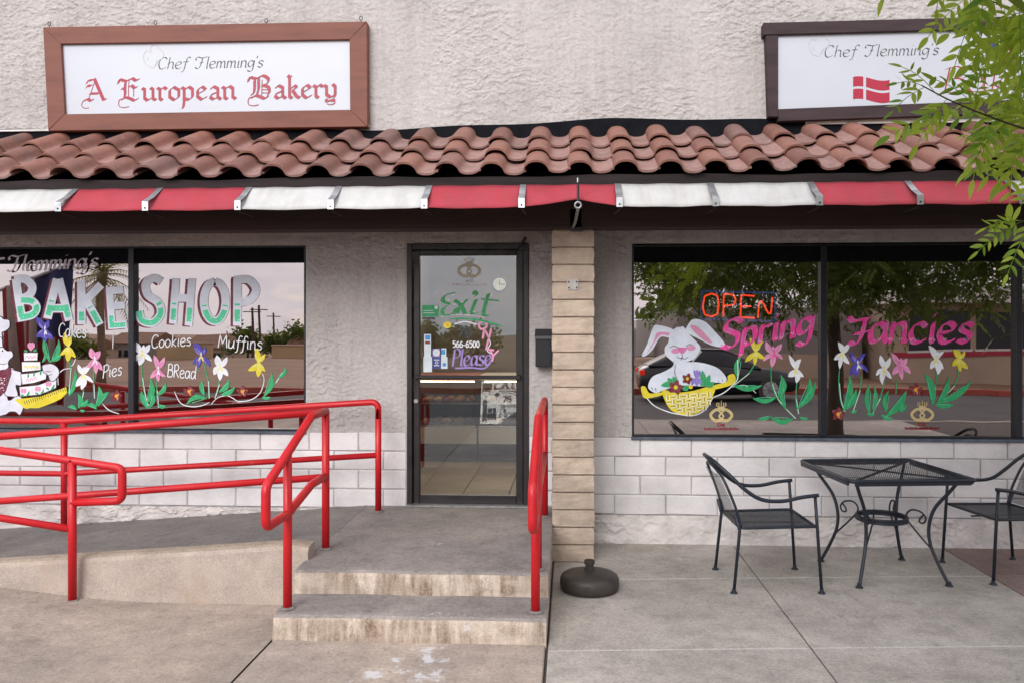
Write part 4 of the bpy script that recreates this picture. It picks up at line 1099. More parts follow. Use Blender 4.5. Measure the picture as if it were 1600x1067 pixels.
def iris(parent, x, y, c1, c2, s=1.0):
    ink = Ink(PY); J_ = random.uniform
    for a_, ln, w in ((-2.0, 22, 9.5), (-1.0, 19, 7.5), (-1.5, 13, 6), (2.35, 19, 9), (0.8, 19, 8), (1.6, 22, 9.5)):
        a_ += J_(-.22, .22); ln *= s * J_(.82, 1.15); w *= s * J_(.7, 1.15)
        petal(ink, x + J_(-1, 1), y + J_(-1, 1), a_, ln, w, 0)
        for k in range(2): petal(ink, x, y, a_ + J_(-.14, .14), ln * J_(.55, .8), 1.6 * s, 2)
    for a_, ln in ((1.2, 9), (1.9, 9), (-1.6, 6)): petal(ink, x, y, a_ + J_(-.2, .2), ln * s, 2.4 * s, 1)
    ink.build('painted_iris', [PT[c1], PT[c2], PT[{'white': 'lavender', 'blue': 'violet', 'pink': 'mauve', 'yellow': 'lemon'}[c1]]], parent)
def blossom(parent, x, y, r, c1='red', c2='orange'):
    ink = Ink(PY)
    for k in range(5): petal(ink, x, y, k * 1.2566 - 1.5 + random.uniform(-.15, .15), r, r * .72, 0)
    ink.disc(x, y, r * .28, None, 1, 8); petal(ink, x, y, 1.2, r * .7, 2, 1); petal(ink, x, y, -.6, r * .6, 2, 1)
    ink.build('painted_blossom', [PT[c1], PT[c2]], parent)
def greens(parent, leaves, stems=(), swirls=()):
    ink = Ink(PY + 0.001)
    for q in swirls: ink.stroke(q, 1.4, 1, taper=.4)
    for q in stems:
        ink.stroke(q, 1.7, 0, taper=.2); ink.stroke([(a_ + 1.0, b2) for a_, b2 in q[1:]], .9, 1)
    for L_ in leaves:
        leaf(ink, *L_[:4], *(L_[4:] or (6.5,)))
        x0, y0, x1, y1 = L_[:4]
        ink.stroke([(x0 + (x1 - x0) * .15, y0 + (y1 - y0) * .15), (x0 + (x1 - x0) * .75 + 1, y0 + (y1 - y0) * .75)], .8, 2)
    ink.build('painted_foliage', [PT['leaf'], PT['white'], PT['green'], PT['leafdark']], parent)
greens(LW, [(79, 566, 69, 526, 6, -.1), (79.5, 565, 91.5, 530.5, 7), (81, 563.5, 96, 552, 6), (108, 618, 118, 577, 7, .1), (123, 637, 122, 615, 8, .2), (124.5, 634, 138, 623, 7), (120, 639, 106, 635, 6),
  (150, 634, 154.5, 603, 9), (153, 634, 170, 612, 8, -.1), (151, 638, 135, 632, 7), (125, 640, 133, 641, 4), (66, 566, 70, 552, 4)],
  [[(130, 590), (130, 612), (126, 628)], [(147, 570), (146, 600), (147, 622)], [(107, 548), (110, 575), (107, 615)]],
  [[(91, 601), (91, 586), (99, 577), (112, 575)], [(118, 560), (115, 568), (110, 573)], [(160, 630), (170, 640), (186, 646)], [(177, 520), (176, 545)]])
greens(LW, [(229, 630, 235, 590, 8, .15), (231, 637, 221, 610, 7, -.1), (246, 617, 259, 597, 7), (247, 632, 260, 634, 6), (232, 638, 239, 612, 6), (319, 617, 315.5, 594, 7, -.1), (323, 622, 291, 631, 8, .2),
  (342, 612, 358, 593, 8), (345, 616, 367, 604, 7), (412, 619, 424, 581, 7), (436, 590, 447, 573, 5), (409, 620, 423, 620, 5)],
  [[(222, 558), (222, 590), (226, 615), (231, 634)], [(246, 585), (245, 610), (247, 636)], [(318, 566), (325, 595), (326, 622)], [(343, 585), (342, 600), (335, 622)], [(419, 613), (430, 598), (440, 582)]],
  [[(272.5, 611), (282, 629), (298, 634.6), (314, 633.5), (327, 628)], [(330, 631), (340, 621), (354, 617.5), (364.5, 622), (373, 626.5), (392, 624), (406.5, 613), (412.6, 594), (410, 583)]])
for x, y, c1, c2 in ((70, 515, 'blue', 'white'), (107, 542, 'yellow', 'lemon'), (148, 562, 'pink', 'white'), (130.5, 586, 'white', 'lemon'), (222, 552, 'white', 'lemon'), (247, 577, 'pink', 'white'),
                     (314.5, 556, 'blue', 'lemon'), (343.5, 573, 'white', 'lemon'), (404, 566, 'yellow', 'lemon')): iris(LW, x, y, c1, c2)
for x, y in ((181.5, 618), (295.4, 611), (378.5, 611)): blossom(LW, x, y, 9.5)

def Z2(pts): return [(a_ / 6.667, 520 + b2 / 6.667) for a_, b2 in pts]
ink = Ink(PY)
def outlined(ink, pts, mi, lw=1.1, smooth=True, edge=1):
    c_ = (sum(p[0] for p in pts) / len(pts), sum(p[1] for p in pts) / len(pts))
    ink.poly(pts, mi, smooth); ink.stroke(list(pts) + [pts[0]], lw, edge, smooth)
# the painted cook in a tall hat, cut off by the window's left side
outlined(ink, Z2([(-60, -150), (0, -170), (40, -140), (95, -130), (100, -60), (60, -20), (20, 0), (20, 60), (-60, 60)]), 0)
outlined(ink, Z2([(-70, 30), (15, 50), (30, 140), (70, 185), (120, 190), (136, 240), (95, 285), (85, 320), (90, 350), (60, 385), (0, 400), (-70, 400)]), 0)
ink.stroke(Z2([(-30, 150), (20, 150), (60, 150)]), 1.4, 1); ink.disc(3.2, 547, 2.6, 3.2, 4); ink.disc(4.0, 548, 1.3, 1.6, 1)
ink.stroke(Z2([(-20, 315), (30, 325), (70, 315)]), 1.0, 1)
outlined(ink, Z2([(-70, 650), (0, 655), (60, 590), (90, 700), (180, 650), (240, 690), (250, 750), (210, 850), (160, 820), (100, 820), (50, 850), (-70, 850)]), 0)
outlined(ink, Z2([(110, 375), (160, 390), (225, 420), (220, 540), (165, 545), (185, 650), (110, 660), (50, 640), (70, 560)]), 0)
outlined(ink, Z2([(-70, 400), (60, 380), (112, 345), (118, 420), (60, 600), (0, 660), (-70, 660)]), 2, 1.0, False)
for k in range(16): ink.disc(*Z2([(random.uniform(-5, 50), random.uniform(450, 600))])[0], .8, None, 4, 6)
# tiered cake on a yellow plate
ink.poly(Z2([(150, 690), (420, 660), (690, 560), (700, 620), (640, 680), (560, 720), (480, 750), (400, 780), (250, 780)]), 3)
for k in range(20):
    t = k / 19; a_ = (250 + 420 * t, 745 - 120 * t - 20 * t * t); ink.stroke(Z2([(a_[0], a_[1] - 40), (a_[0] + 14, a_[1])]), .9, 1)
for k in range(6): ink.disc(*Z2([(280 + 70 * k, 765 - 26 * k)])[0], 5.2, 3.4, 3)
outlined(ink, Z2([(200, 560), (400, 540), (590, 470), (585, 570), (420, 640), (210, 660)]), 4, 1.0, False)
outlined(ink, Z2([(215, 425), (350, 415), (490, 380), (480, 480), (350, 520), (232, 535)]), 4, 1.0, False)
outlined(ink, Z2([(225, 300), (420, 300), (425, 385), (230, 405)]), 4, .9, False)
outlined(ink, Z2([(245, 205), (395, 205), (390, 285), (250, 290)]), 4, .9, False)
for x, y in ((310, 130), (340, 130)): ink.disc(*Z2([(x, y)])[0], 3.6, 4.4, 5)
ink.poly(Z2([(285, 145), (365, 145), (322, 190)]), 5)
for (x, y) in ((265, 250), (300, 250), (335, 250), (250, 350), (290, 350), (330, 350), (370, 350), (270, 490), (310, 480), (350, 470)): ink.stroke(Z2([(x, y + 18), (x + 17, y - 10), (x + 35, y + 18)]), 1.2, 5 if y != 350 else 3)
for (x, y) in ((290, 440), (350, 425), (420, 410)): leaf(ink, *Z2([(x, y + 28)])[0], *Z2([(x, y - 20)])[0], 2.6, .1, 6)
for (x, y) in ((245, 600), (395, 580), (505, 530)):
    ink.disc(*Z2([(x - 14, y)])[0], 2.6, 4.0, 5); ink.disc(*Z2([(x + 14, y)])[0], 2.6, 4.0, 5)
    leaf(ink, *Z2([(x + 25, y + 60)])[0], *Z2([(x + 60, y)])[0], 3, .1, 6); leaf(ink, *Z2([(x + 5, y + 60)])[0], *Z2([(x - 30, y + 40)])[0], 3, .1, 6)
for x in (250, 385): leaf(ink, *Z2([(x, 185)])[0], *Z2([(x + (40 if x < 300 else -40), 190)])[0], 4, .1, 6)
outlined(ink, Z2([(440, 335), (530, 320), (600, 360), (615, 430), (560, 500), (520, 490), (500, 440), (450, 400)]), 0)
ink.stroke(Z2([(470, 400), (530, 400)]), .9, 1); ink.stroke(Z2([(500, 440), (540, 430)]), .9, 1)
ink.build('painted_cook_with_cake', [PT['pale'], PT['black'], PT['maroon'], PT['yellow'], PT['white'], PT['pink'], PT['leaf']], LW)

# ------------------------------------------------------------------ paintings on the right window
def Z5(pts): return [(985 + a_ / 4.267, 440 + b2 / 4.267) for a_, b2 in pts]
def Z6(pts): return [(1090 + a_ / 4.267, 440 + b2 / 4.267) for a_, b2 in pts]
def Z7(pts): return [(1290 + a_ / 5.08, 480 + b2 / 5.08) for a_, b2 in pts]
ink = Ink(PY)
ink.poly(Z5([(75, 490), (110, 420), (150, 310), (180, 290), (285, 320), (265, 372), (200, 370), (150, 450), (100, 495)]), 0, True)
ink.poly(Z5([(105, 482), (155, 400), (180, 340), (265, 343), (258, 362), (198, 358), (140, 440)]), 1, True)
ink.poly(Z5([(362, 335), (400, 265), (440, 250), (500, 270), (560, 330), (622, 400), (625, 425), (590, 435), (530, 420), (450, 380), (390, 350)]), 0, True)
ink.poly(Z5([(398, 300), (430, 293), (480, 330), (545, 405), (500, 397), (440, 350)]), 1, True)
ink.poly(Z5([(300, 525), (360, 535), (440, 535), (520, 550), (590, 580), (640, 640), (625, 672), (560, 672), (500, 695), (330, 690), (225, 720), (170, 740), (125, 715), (120, 680), (150, 630), (220, 600), (280, 565)]), 0, True)
ink.poly(Z5([(260, 350), (300, 312), (350, 300), (390, 350), (440, 400), (468, 440), (450, 480), (425, 512), (370, 535), (300, 530), (262, 515), (232, 480), (230, 440), (255, 400)]), 0, True)
for k in range(9): ink.stroke(Z5([(236 + k * 6, 470 + k * 6), (228 + k * 8, 486 + k * 7)]), 1.0, 3); ink.stroke(Z5([(462 - k * 6, 455 + k * 8), (474 - k * 7, 470 + k * 8)]), 1.0, 3)
ink.disc(*Z5([(300, 462)])[0], 7, 4.2, 1); ink.disc(*Z5([(405, 442)])[0], 7, 4.2, 1); ink.poly(Z5([(312, 445), (345, 438), (378, 445), (345, 482)]), 2, True)
for q in ([(262, 440), (290, 430), (322, 440)], [(370, 434), (395, 418), (415, 424)], [(345, 482), (345, 508), (335, 522)], [(308, 495), (325, 510), (345, 508), (365, 515), (385, 500)], [(285, 320), (300, 285), (330, 305), (345, 280)], [(300, 550), (296, 610), (310, 640)], [(140, 700), (150, 720)], [(165, 705), (172, 728)], [(585, 655), (590, 668)], [(610, 648), (616, 664)]):
    ink.stroke(Z5(q), 1.1, 4, taper=.3)
for q in ([(110, 775), (160, 825), (250, 865), (330, 882), (420, 890), (500, 850), (550, 770)], [(550, 770), (620, 740), (680, 690), (715, 640), (715, 520)]): ink.stroke(Z5(q), 1.6, 3, taper=.2)
ink.poly(Z5([(70, 702), (100, 698), (130, 742), (215, 735), (215, 752), (120, 775), (85, 765)]), 5, True)
ink.poly(Z5([(545, 692), (640, 665), (650, 625), (690, 615), (702, 655), (670, 688), (560, 716)]), 5, True)
ink.poly(Z5([(212, 720), (300, 738), (420, 725), (562, 690), (545, 770), (510, 830), (430, 882), (360, 886), (280, 860), (235, 800)]), 5, True)
for r_ in range(5):
    for c_ in range(9):
        x = 236 + c_ * 34 + (r_ % 2) * 6; y = 752 + r_ * 30 - (c_ - 3.5) * 2.6
        if ((x + 10 - 385) / 160) ** 2 + ((y - 742) / 140) ** 2 > .93: continue
        if (r_ + c_) % 2: qs = [[(x, y), (x + 28, y - 3)], [(x, y + 11), (x + 28, y + 8)], [(x, y + 22), (x + 28, y + 18)]]
        else: qs = [[(x + 4, y - 4), (x + 5, y + 24)], [(x + 14, y - 5), (x + 15, y + 23)], [(x + 24, y - 6), (x + 25, y + 22)]]
        for n_, q in enumerate(qs): ink.stroke(Z5(q), 1.0, 3 if n_ != 1 else 9, False, caps=False)
for L_ in ((290, 690, 205, 690), (280, 700, 250, 640), (300, 690, 285, 630), (470, 690, 480, 592), (480, 690, 530, 620), (500, 690, 560, 670), (350, 720, 385, 690)):
    leaf(ink, *Z5([L_[:2]])[0], *Z5([L_[2:]])[0], 9, .1, 6)
for (x, y, r_) in ((302, 702, 12), (380, 645, 9)):
    cx_, cy_ = Z5([(x, y)])[0]
    for k in range(5): petal(ink, cx_, cy_, k * 1.2566, r_, r_ * .7, 7)
    ink.disc(cx_, cy_, r_ * .28, None, 5, 8)
cx_, cy_ = Z5([(440, 640)])[0]
for a_ in (-1.9, -1.5, -1.1, 2.2, .9, 1.6): petal(ink, cx_, cy_, a_, 13, 6, 8)
ink.disc(*Z5([(402, 700)])[0], 3.4, None, 5, 8)
ink.build('painted_rabbit', [PT['rabbit'], PT['pink'], PT['mauve'], PT['white'], PT['black'], PT['yellow'], PT['leaf'], PT['red'], PT['violet'], PT['olive']], RW)

def fat_word(parent, txt, x0, x1, y0, y1, cap, w, slant):
    ink = Ink(PY); tone = lambda p: 1 if math.sin(p.x * .21 + p.y * .16) > .55 else 0
    ink.text(txt, HAND, x0, x1, y0, y1, cap, w, slant, 0, nib=R(38), fn=tone)
    for fl, q in layout(txt, HAND, x0, x1, y0, y1, cap, slant):
        for k in range(3):
            p = q[-1 - (len(q) > 3)]; ink.disc(p[0] + k * 1.6 - 1.5, p[1] - 3 + (k % 2) * 1.6, .7, None, 2, 6)
    ink.build('painted_word', [PT['hotpink'], PT['mauve'], PT['white']], parent)
fat_word(RW, 'Spring', 1126, 1272, 546, 521, 44, 10.8, .10)
ink = Ink(PY); tone = lambda p: 1 if math.sin(p.x * .21 + p.y * .16) > .55 else 0
for q in ([(188, 80), (215, 112), (280, 100), (345, 92)], [(318, 95), (300, 170), (270, 260), (225, 295), (190, 275)], [(232, 210), (290, 205), (345, 185)]): ink.stroke(Z7(q), 10.5, 0, nib=R(35), fn=tone)
ink.build('painted_letter', [PT['hotpink'], PT['mauve'], PT['white']], RW); ink = Ink(PY)
ink.text('ancies', HAND, 1356, 1520, 535, 535, 50, 10.8, .12, 0, nib=R(38), fn=tone)
for x in (1372, 1389, 1405, 1422, 1452, 1475, 1506):
    for k in range(3): ink.disc(x + k * 1.7, 529 + (k % 2) * 2, .8, None, 2, 6)
ink.build('painted_word', [PT['hotpink'], PT['mauve'], PT['white']], RW)
def LZ(z, L): return [(*z([q[:2]])[0], *z([q[2:4]])[0], *(q[4:] or (7.5,))) for q in L]
greens(RW, LZ(Z6, [(270, 645, 292, 490, 7, -.15), (240, 690, 430, 690, 8, .12), (370, 775, 530, 765, 7, .15), (535, 770, 555, 620, 9, .2), (590, 850, 560, 660, 6, -.1), (665, 845, 748, 640, 9, .15), (680, 835, 786, 668, 8, .1), (400, 912, 490, 890, 4), (490, 902, 640, 908, 8, .2), (680, 900, 740, 910, 5)]),
       [Z6(q) for q in ([(380, 545), (340, 610), (240, 690)], [(490, 540), (495, 680), (540, 790), (650, 910)], [(665, 640), (655, 780), (670, 880)])],
       [Z6(q) for q in ([(230, 700), (320, 690), (390, 740)],)])
greens(RW, LZ(Z7, [(140, 825, 190, 540, 9, .1), (165, 805, 242, 650, 8, .1), (350, 842, 350, 605, 7, -.1), (372, 838, 385, 620, 6, .1), (480, 862, 640, 660, 11, .1), (590, 830, 620, 745, 8), (485, 830, 500, 660, 7, -.15), (850, 765, 790, 525, 11, .1), (885, 765, 980, 548, 9, .1), (900, 755, 1160, 580, 9, .1), (870, 768, 1020, 768, 8, .1), (200, 830, 250, 815, 4), (440, 850, 540, 885, 5), (325, 840, 395, 845, 4)]),
       [Z7(q) for q in ([(112, 470), (105, 600), (120, 740), (150, 825)], [(285, 540), (270, 660), (215, 820)], [(470, 580), (430, 720), (370, 840)], [(562, 580), (558, 690)], [(885, 500), (870, 640), (850, 750)], [(1062, 470), (1020, 620), (890, 760)])])
for z, x, y, c1, c2 in ((Z6, 385, 470, 'yellow', 'lemon'), (Z6, 510, 478, 'pink', 'hotpink'), (Z6, 655, 585, 'white', 'lemon'), (Z7, 132, 368, 'white', 'lemon'), (Z7, 258, 450, 'blue', 'white'), (Z7, 465, 490, 'white', 'lemon'), (Z7, 588, 460, 'pink', 'mauve'), (Z7, 880, 412, 'white', 'lemon'), (Z7, 1065, 412, 'yellow', 'lemon')):
    iris(RW, *z([(x, y)])[0], c1, c2)
blossom(RW, *Z7([(100, 845)])[0], 11); blossom(RW, *Z7([(715, 652)])[0], 11)
def emblem(parent, x, y, Yp, gold, red, flip=False, s=1.0):
    ink = Ink(Yp); k = -1 if flip else 1
    def q(pts): return [(x + a_ * s * k, y + b2 * s) for a_, b2 in pts]
    ink.stroke(q([(0, 8), (-8, 9), (-15, 4), (-16, -2), (-9, -8), (0, -9), (9, -8), (16, -2), (15, 4), (8, 9), (0, 8)]), 4.4 * s, 0)
    ink.stroke(q([(-7, 7.5), (-1, 6), (3.4, 2), (1, -2), (-4, -7)]), 2.6 * s, 0); ink.stroke(q([(7, 7.5), (1, 6), (-3.4, 2), (-1, -2), (4, -7)]), 2.6 * s, 0)
    ink.stroke(q([(-5, -12), (5, -12)]), 2.4 * s, 0, False, caps=False)
    for a_ in (-7.5, -4, 0, 4, 7.5): ink.stroke(q([(a_ * .6, -12.5), (a_, -16), (a_ * .8, -19.5)]), 1.3 * s, 0)
    ink.stroke(q([(0, -20), (0, -22.5)]), 1.0, 0, False)
    # the two tiny lines below are too small to read in the photo: the first word, then a row of marks
    for fl, p in layout('Die', HAND, -6, 6, 17.5, 17.5, 5.5): ink.stroke(q(p), 1.3 * s, 1, fl == 'c')
    rr = random.Random(5)
    for i in range(24):
        a_ = -26 + i * 2.25; h = 4.2 if i % 7 in (0, 4) else 2.8
        ink.stroke(q([(a_, 23.5), (a_ + .3, 23.5 - h)]), 1.2 * s, 1, False, caps=False); ink.stroke(q([(a_, 23.5 - (2.6 if i % 2 else .2)), (a_ + 2.2, 23.5 - (2.6 if i % 2 else .2))]), .9 * s, 1, False, caps=False)
    ink.build('painted_emblem', [gold, red], parent)
emblem(RW, 1127, 648, PY, PT['gold'], PT['smallred']); emblem(RW, 1441, 647, PY, PT['gold'], PT['smallred'])
# neon sign hanging inside the right window
nb = onY(1152, 503, 0.16)
NE = tag(empty('neon_sign', nb), 'red neon OPEN sign with a dark blue tube border behind the right window', 'sign')
def Nq(pts): return [tuple(onY(a_, b2, 0.16) - nb) for a_, b2 in pts]
g = G(); g.tube(fillet(Nq([(1096, 455), (1211, 458), (1211, 502), (1096, 499), (1096, 455.5)]), .02), .008, 8); g.build('border_tube', MT['neon_border_glow'], NE, smooth=True)
g = G(); g.box(-.31, .03, .0, .31, .036, .012); g.box(-.31, .03, .2, .31, .036, .212)
for x in (-.3, -.1, .1, .3): g.box(x - .004, .02, .0, x + .004, .03, .21)
g.build('backing_frame', MT['black_metal'], NE)
for nm, segs in (('O', [[(1112, 459), (1101, 463), (1098, 480), (1101, 492), (1112, 495), (1121, 491), (1123, 476), (1121, 462), (1112, 459)]]), ('P', [[(1130, 495), (1131, 459), (1146, 461), (1150, 469), (1146, 477), (1131, 478)]]),
                 ('E', [[(1179, 463), (1158, 461), (1157, 496), (1179, 497)], [(1158, 479), (1174, 479)]]), ('N', [[(1184, 497), (1187, 464), (1204, 497), (1207, 465)]])):
    g = G()
    for s_ in segs: g.tube(fillet(Nq(s_), .02, 4), .0066, 8)
    g.build('neon_letter', MT['neon'], NE, smooth=True)

# ------------------------------------------------------------------ lettering and stickers on the door glass
def Z8(pts): return [(650 + a_ / 5.206, 395 + b2 / 5.206) for a_, b2 in pts]
DPY = DGY - 0.004
ink = Ink(DPY); ink.stroke(Z8([(150, 325), (230, 335), (300, 420), (400, 390), (420, 365)]), .9, 1); ink.stroke(Z8([(205, 520), (330, 505), (450, 510), (560, 530)]), 1.3, 1)
for q in ([(320, 325), (245, 345), (215, 385), (245, 410), (280, 412)], [(275, 415), (225, 450), (215, 490), (245, 510), (300, 495), (330, 450)], [(315, 385), (365, 430), (400, 500)], [(415, 380), (365, 440), (325, 505)], [(490, 380), (465, 440), (455, 495), (500, 490)], [(590, 335), (565, 420), (550, 500), (585, 515)]): ink.stroke(Z8(q), 6.6, 0, nib=R(20))
ink.stroke(Z8([(535, 378), (600, 385), (672, 390)]), 2.2, 0); ink.disc(*Z8([(482, 332)])[0], 4.6, 4.8, 0)
for x, y in ((300, 345), (482, 345), (240, 495), (330, 500), (470, 480), (470, 350)): ink.disc(*Z8([(x, y)])[0], .8, None, 2, 6)
ink.stroke(Z8([(270, 540), (380, 535), (520, 550), (640, 580), (700, 600)]), 3.2, 3, taper=.5); ink.build('painted_word', [PT['exit'], PT['gray'], PT['white'], PT['leaf']], DR)
ink = Ink(DPY); ink.stroke(Z8([(315, 580), (400, 560), (490, 582)]), 1.8, 1); ink.disc(*Z8([(255, 588)])[0], 6.5, 5.5, 0, 9); ink.disc(*Z8([(255, 588)])[0], 2.2, None, 2, 8)
ink.stroke(Z8([(590, 690), (605, 740), (580, 795), (625, 830), (625, 865)]), 1.4, 1); ink.build('painted_flourish', [PT['yellow'], PT['white'], PT['orange']], DR)
ink = Ink(DPY)
for ch, x, y, h, sl_ in (('O', 748, 514, 13, .2), ('N', 755, 528, 14, .1), ('L', 759, 546, 16, .2), ('Y', 765, 563, 16, .1)):
    for fl, q in layout(ch, HAND, x - 2, x + 13, y, y + 1, h, sl_): ink.stroke(q, 3.2, 0, fl == 'c')
ink.build('painted_word', [PT['pink']], DR)
ink = Ink(DPY); ink.text('Please', HAND, 706, 768, 572, 570, 26, 3.6, .08, 0, nib=R(30)); ink.stroke([(712, 575), (735, 574), (757, 575), (768, 562)], 2.4, 0); ink.build('painted_word', PT['lilac'], DR)
ink = Ink(DPY); ink.text('78', HAND, 714, 737, 527, 527, 15, 3.6, 0); ink.build('street_number', PT['dark'], DR)
ink = Ink(DPY); ink.text('566-6500', HAND, 707, 749.5, 542.5, 542.5, 9.5, 1.7, 0); ink.build('phone_number', PT['white'], DR)
emblem(DR, 733, 423, DPY, PT['faint'], PT['gray'], True, 1.0)
def sticker(parts, mats):
    ink = Ink(DPY)
    for kind, mi, *a_ in parts:
        if kind == 'r': x0, y0, x1, y1 = a_; ink.poly(Z8([(x0, y0), (x1, y0), (x1, y1), (x0, y1)]), mi)
        else: ink.disc(*Z8([a_[:2]])[0], a_[2] / 5.206, None, mi)
    ink.build('sticker', mats, DR)
sticker([('r', 0, 66, 662, 122, 850), ('r', 0, 60, 845, 130, 968), ('r', 1, 75, 672, 115, 708), ('r', 2, 74, 718, 114, 742), ('r', 3, 76, 762, 112, 768), ('r', 3, 76, 916, 106, 920)], [PT['sticker'], PT['stickblue'], PT['red'], PT['gray']])
sticker([('r', 0, 135, 778, 196, 845), ('d', 1, 165, 810, 29), ('r', 2, 152, 805, 180, 809)], [PT['violet'], PT['sticker'], PT['gray']])
sticker([('r', 0, 132, 848, 205, 940), ('r', 1, 146, 866, 190, 872), ('r', 1, 146, 912, 190, 918), ('d', 1, 168, 892, 13), ('d', 0, 168, 892, 8)], [PT['navy'], PT['sticker']])
sticker([('r', 0, 206, 776, 246, 850), ('r', 0, 204, 846, 256, 940), ('r', 1, 206, 786, 238, 826), ('r', 1, 216, 894, 244, 922)], [PT['sticker'], PT['stickblue']])
sticker([('r', 0, 50, 428, 184, 522), ('r', 1, 152, 432, 176, 458), ('r', 1, 60, 470, 140, 474), ('r', 1, 60, 488, 150, 492), ('r', 2, 50, 526, 156, 542)], [PT['greensign'], PT['sticker'], PT['dark']])

# ------------------------------------------------------------------ handrails
RR = 0.0245
def rail(base, label, posts, runs, group='red steel handrails'):
    o = tag(empty('handrail', base), label, 'handrail', group); b = Vector(base)
    for (p0, p1) in posts:
        g_ = G(); g_.tube([Vector(p0) - b, Vector(p1) - b], RR, 14); po = g_.build('post', MT['rail'], o, smooth=True)
        g_ = G(); z0 = p0[2] - b.z; g_.lathe([(.030, -.004), (.043, .0), (.038, .006), (.028, .009)], (p0[0] - b.x, p0[1] - b.y, z0 + .004), 16); g_.build('post_collar', MT['ramp'], po)
    for nm, pts, r_ in runs:
        g_ = G(); g_.tube(fillet([Vector(p) - b for p in pts], r_, 7), RR if nm != 'lower_rail' else RR * .92, 14); g_.build(nm, MT['rail'], o, smooth=True)
    return o
zA = lambda x: ramp_z(x)
rail((-1.477, -0.235, 0.28), 'red handrail along the wall under the left window, farthest from the steps', [((-1.477, -.235, .278), (-1.477, -.235, 1.08)), ((-3.985, -.235, zA(-3.985)), (-3.985, -.235, .95)), ((-5.15, -.235, zA(-5.15)), (-5.15, -.235, .95))],
     [('top_rail', [(-5.4, -.235, .965), (-3.985, -.235, .963), (-1.477, -.235, 1.130), (-1.477, -.235, 1.0)], .07), ('lower_rail', [(-5.4, -.235, .552), (-3.985, -.235, .550), (-1.477, -.235, .718)], .1)])
xd, ya, yb = -1.563, -1.300, -2.000
rail((xd, ya, 0.28), 'red handrail at the left side of the steps with a long arm along the ramp',
     [((xd, ya, .278), (xd, ya, 1.160)), ((xd, yb, .138), (xd, yb, 1.0)), ((-4.35, ya - .01, .08), (-4.35, ya - .01, .92))],
     [('top_rail', [(xd, ya, 1.163), (xd, -1.585, 1.163), (xd, -2.320, .878), (xd, -2.325, .665), (xd, yb, .665), (xd, -1.585, .748), (xd, ya, .748)], .055),
      ('ramp_rail', [(xd, ya, 1.160), (-4.9, ya - .01, .895)], .1), ('lower_rail', [(xd, ya, .742), (-4.9, ya - .01, .468)], .1)])
xc, yc = -3.05, -1.60
rail((xc, yc, 0.02), 'red handrail ending in a closed loop at the lower left of the ramp', [((xc, yc, .018), (xc, yc, .895)), ((-4.6, yc, .12), (-4.6, yc, 1.05))],
     [('top_rail', [(-5.0, yc, 1.135), (xc, yc, .882), (-2.735, yc, .840), (-2.735, yc, .640), (xc, yc, .625)], .05), ('lower_rail', [(-5.0, yc, .73), (xc, yc, .462)], .1)])
xe = -.187
rail((xe, -1.67, 0.28), 'red handrail at the right side of the steps beside the brick pillar', [((xe, -.32, .278), (xe, -.32, 1.145)), ((xe, -1.67, .278), (xe, -1.67, 1.11)), ((xe, -1.985, .138), (xe, -1.985, 1.0))],
     [('top_rail', [(xe, -.32, 1.05), (xe, -.32, 1.160), (xe, -1.585, 1.160), (xe, -2.320, .878), (xe, -2.325, .665), (xe, -1.985, .665), (xe, -1.60, .748), (xe, -.32, .748)], .055)])

# ------------------------------------------------------------------ mailbox, umbrella base
mb = onY(849, 573, -0.1)
MB = tag(empty('mailbox', (-0.205, -0.10, mb.z)), 'small black wall mailbox between the door and the pillar', 'mailbox')
g = G(); g.extrude_x([(0.10, 0.0), (0.0, 0.0), (-0.012, 0.24), (0.10, 0.29)], -.062, .062); g.build('box', MT['mailbox'], MB, bevel=.006)
g = G(); g.extrude_x([(0.10, 0.296), (-0.020, 0.242), (-0.024, 0.215), (-0.015, 0.215), (-0.012, 0.236), (0.10, 0.286)], -.067, .067); g.build('lid', MT['mailbox'], MB, bevel=.002)
UB = tag(empty('umbrella_base', (0.129, -1.144, 0.0)), 'round dark plastic umbrella base standing in front of the pillar', 'umbrella base')
g = G(); g.lathe([(.168, .0), (.187, .010), (.192, .035), (.191, .072), (.184, .090), (.165, .102), (.120, .112), (.075, .120), (.045, .126), (.0, .128)], n=48); g.build('base_drum', MT['umb'], UB, smooth=True)
g = G(); g.lathe([(.034, .120), (.034, .142), (.026, .146), (.026, .162), (.033, .164), (.033, .190), (.025, .192), (.025, .17)], n=20); g.build('pole_socket', MT['umb'], UB)
g = G()
for k in range(14): a_ = k / 14 * 6.283; g.box(.0315 * math.cos(a_) - .003, .0315 * math.sin(a_) - .003, .166, .0315 * math.cos(a_) + .003, .0315 * math.sin(a_) + .003, .188)
g.build('clamp_grip', MT['umb'], UB)
g = G(); g.tube([(-.02, -.19, .06), (-.02, -.2, .06)], .013, 10); g.build('filler_cap', MT['umb'], UB)

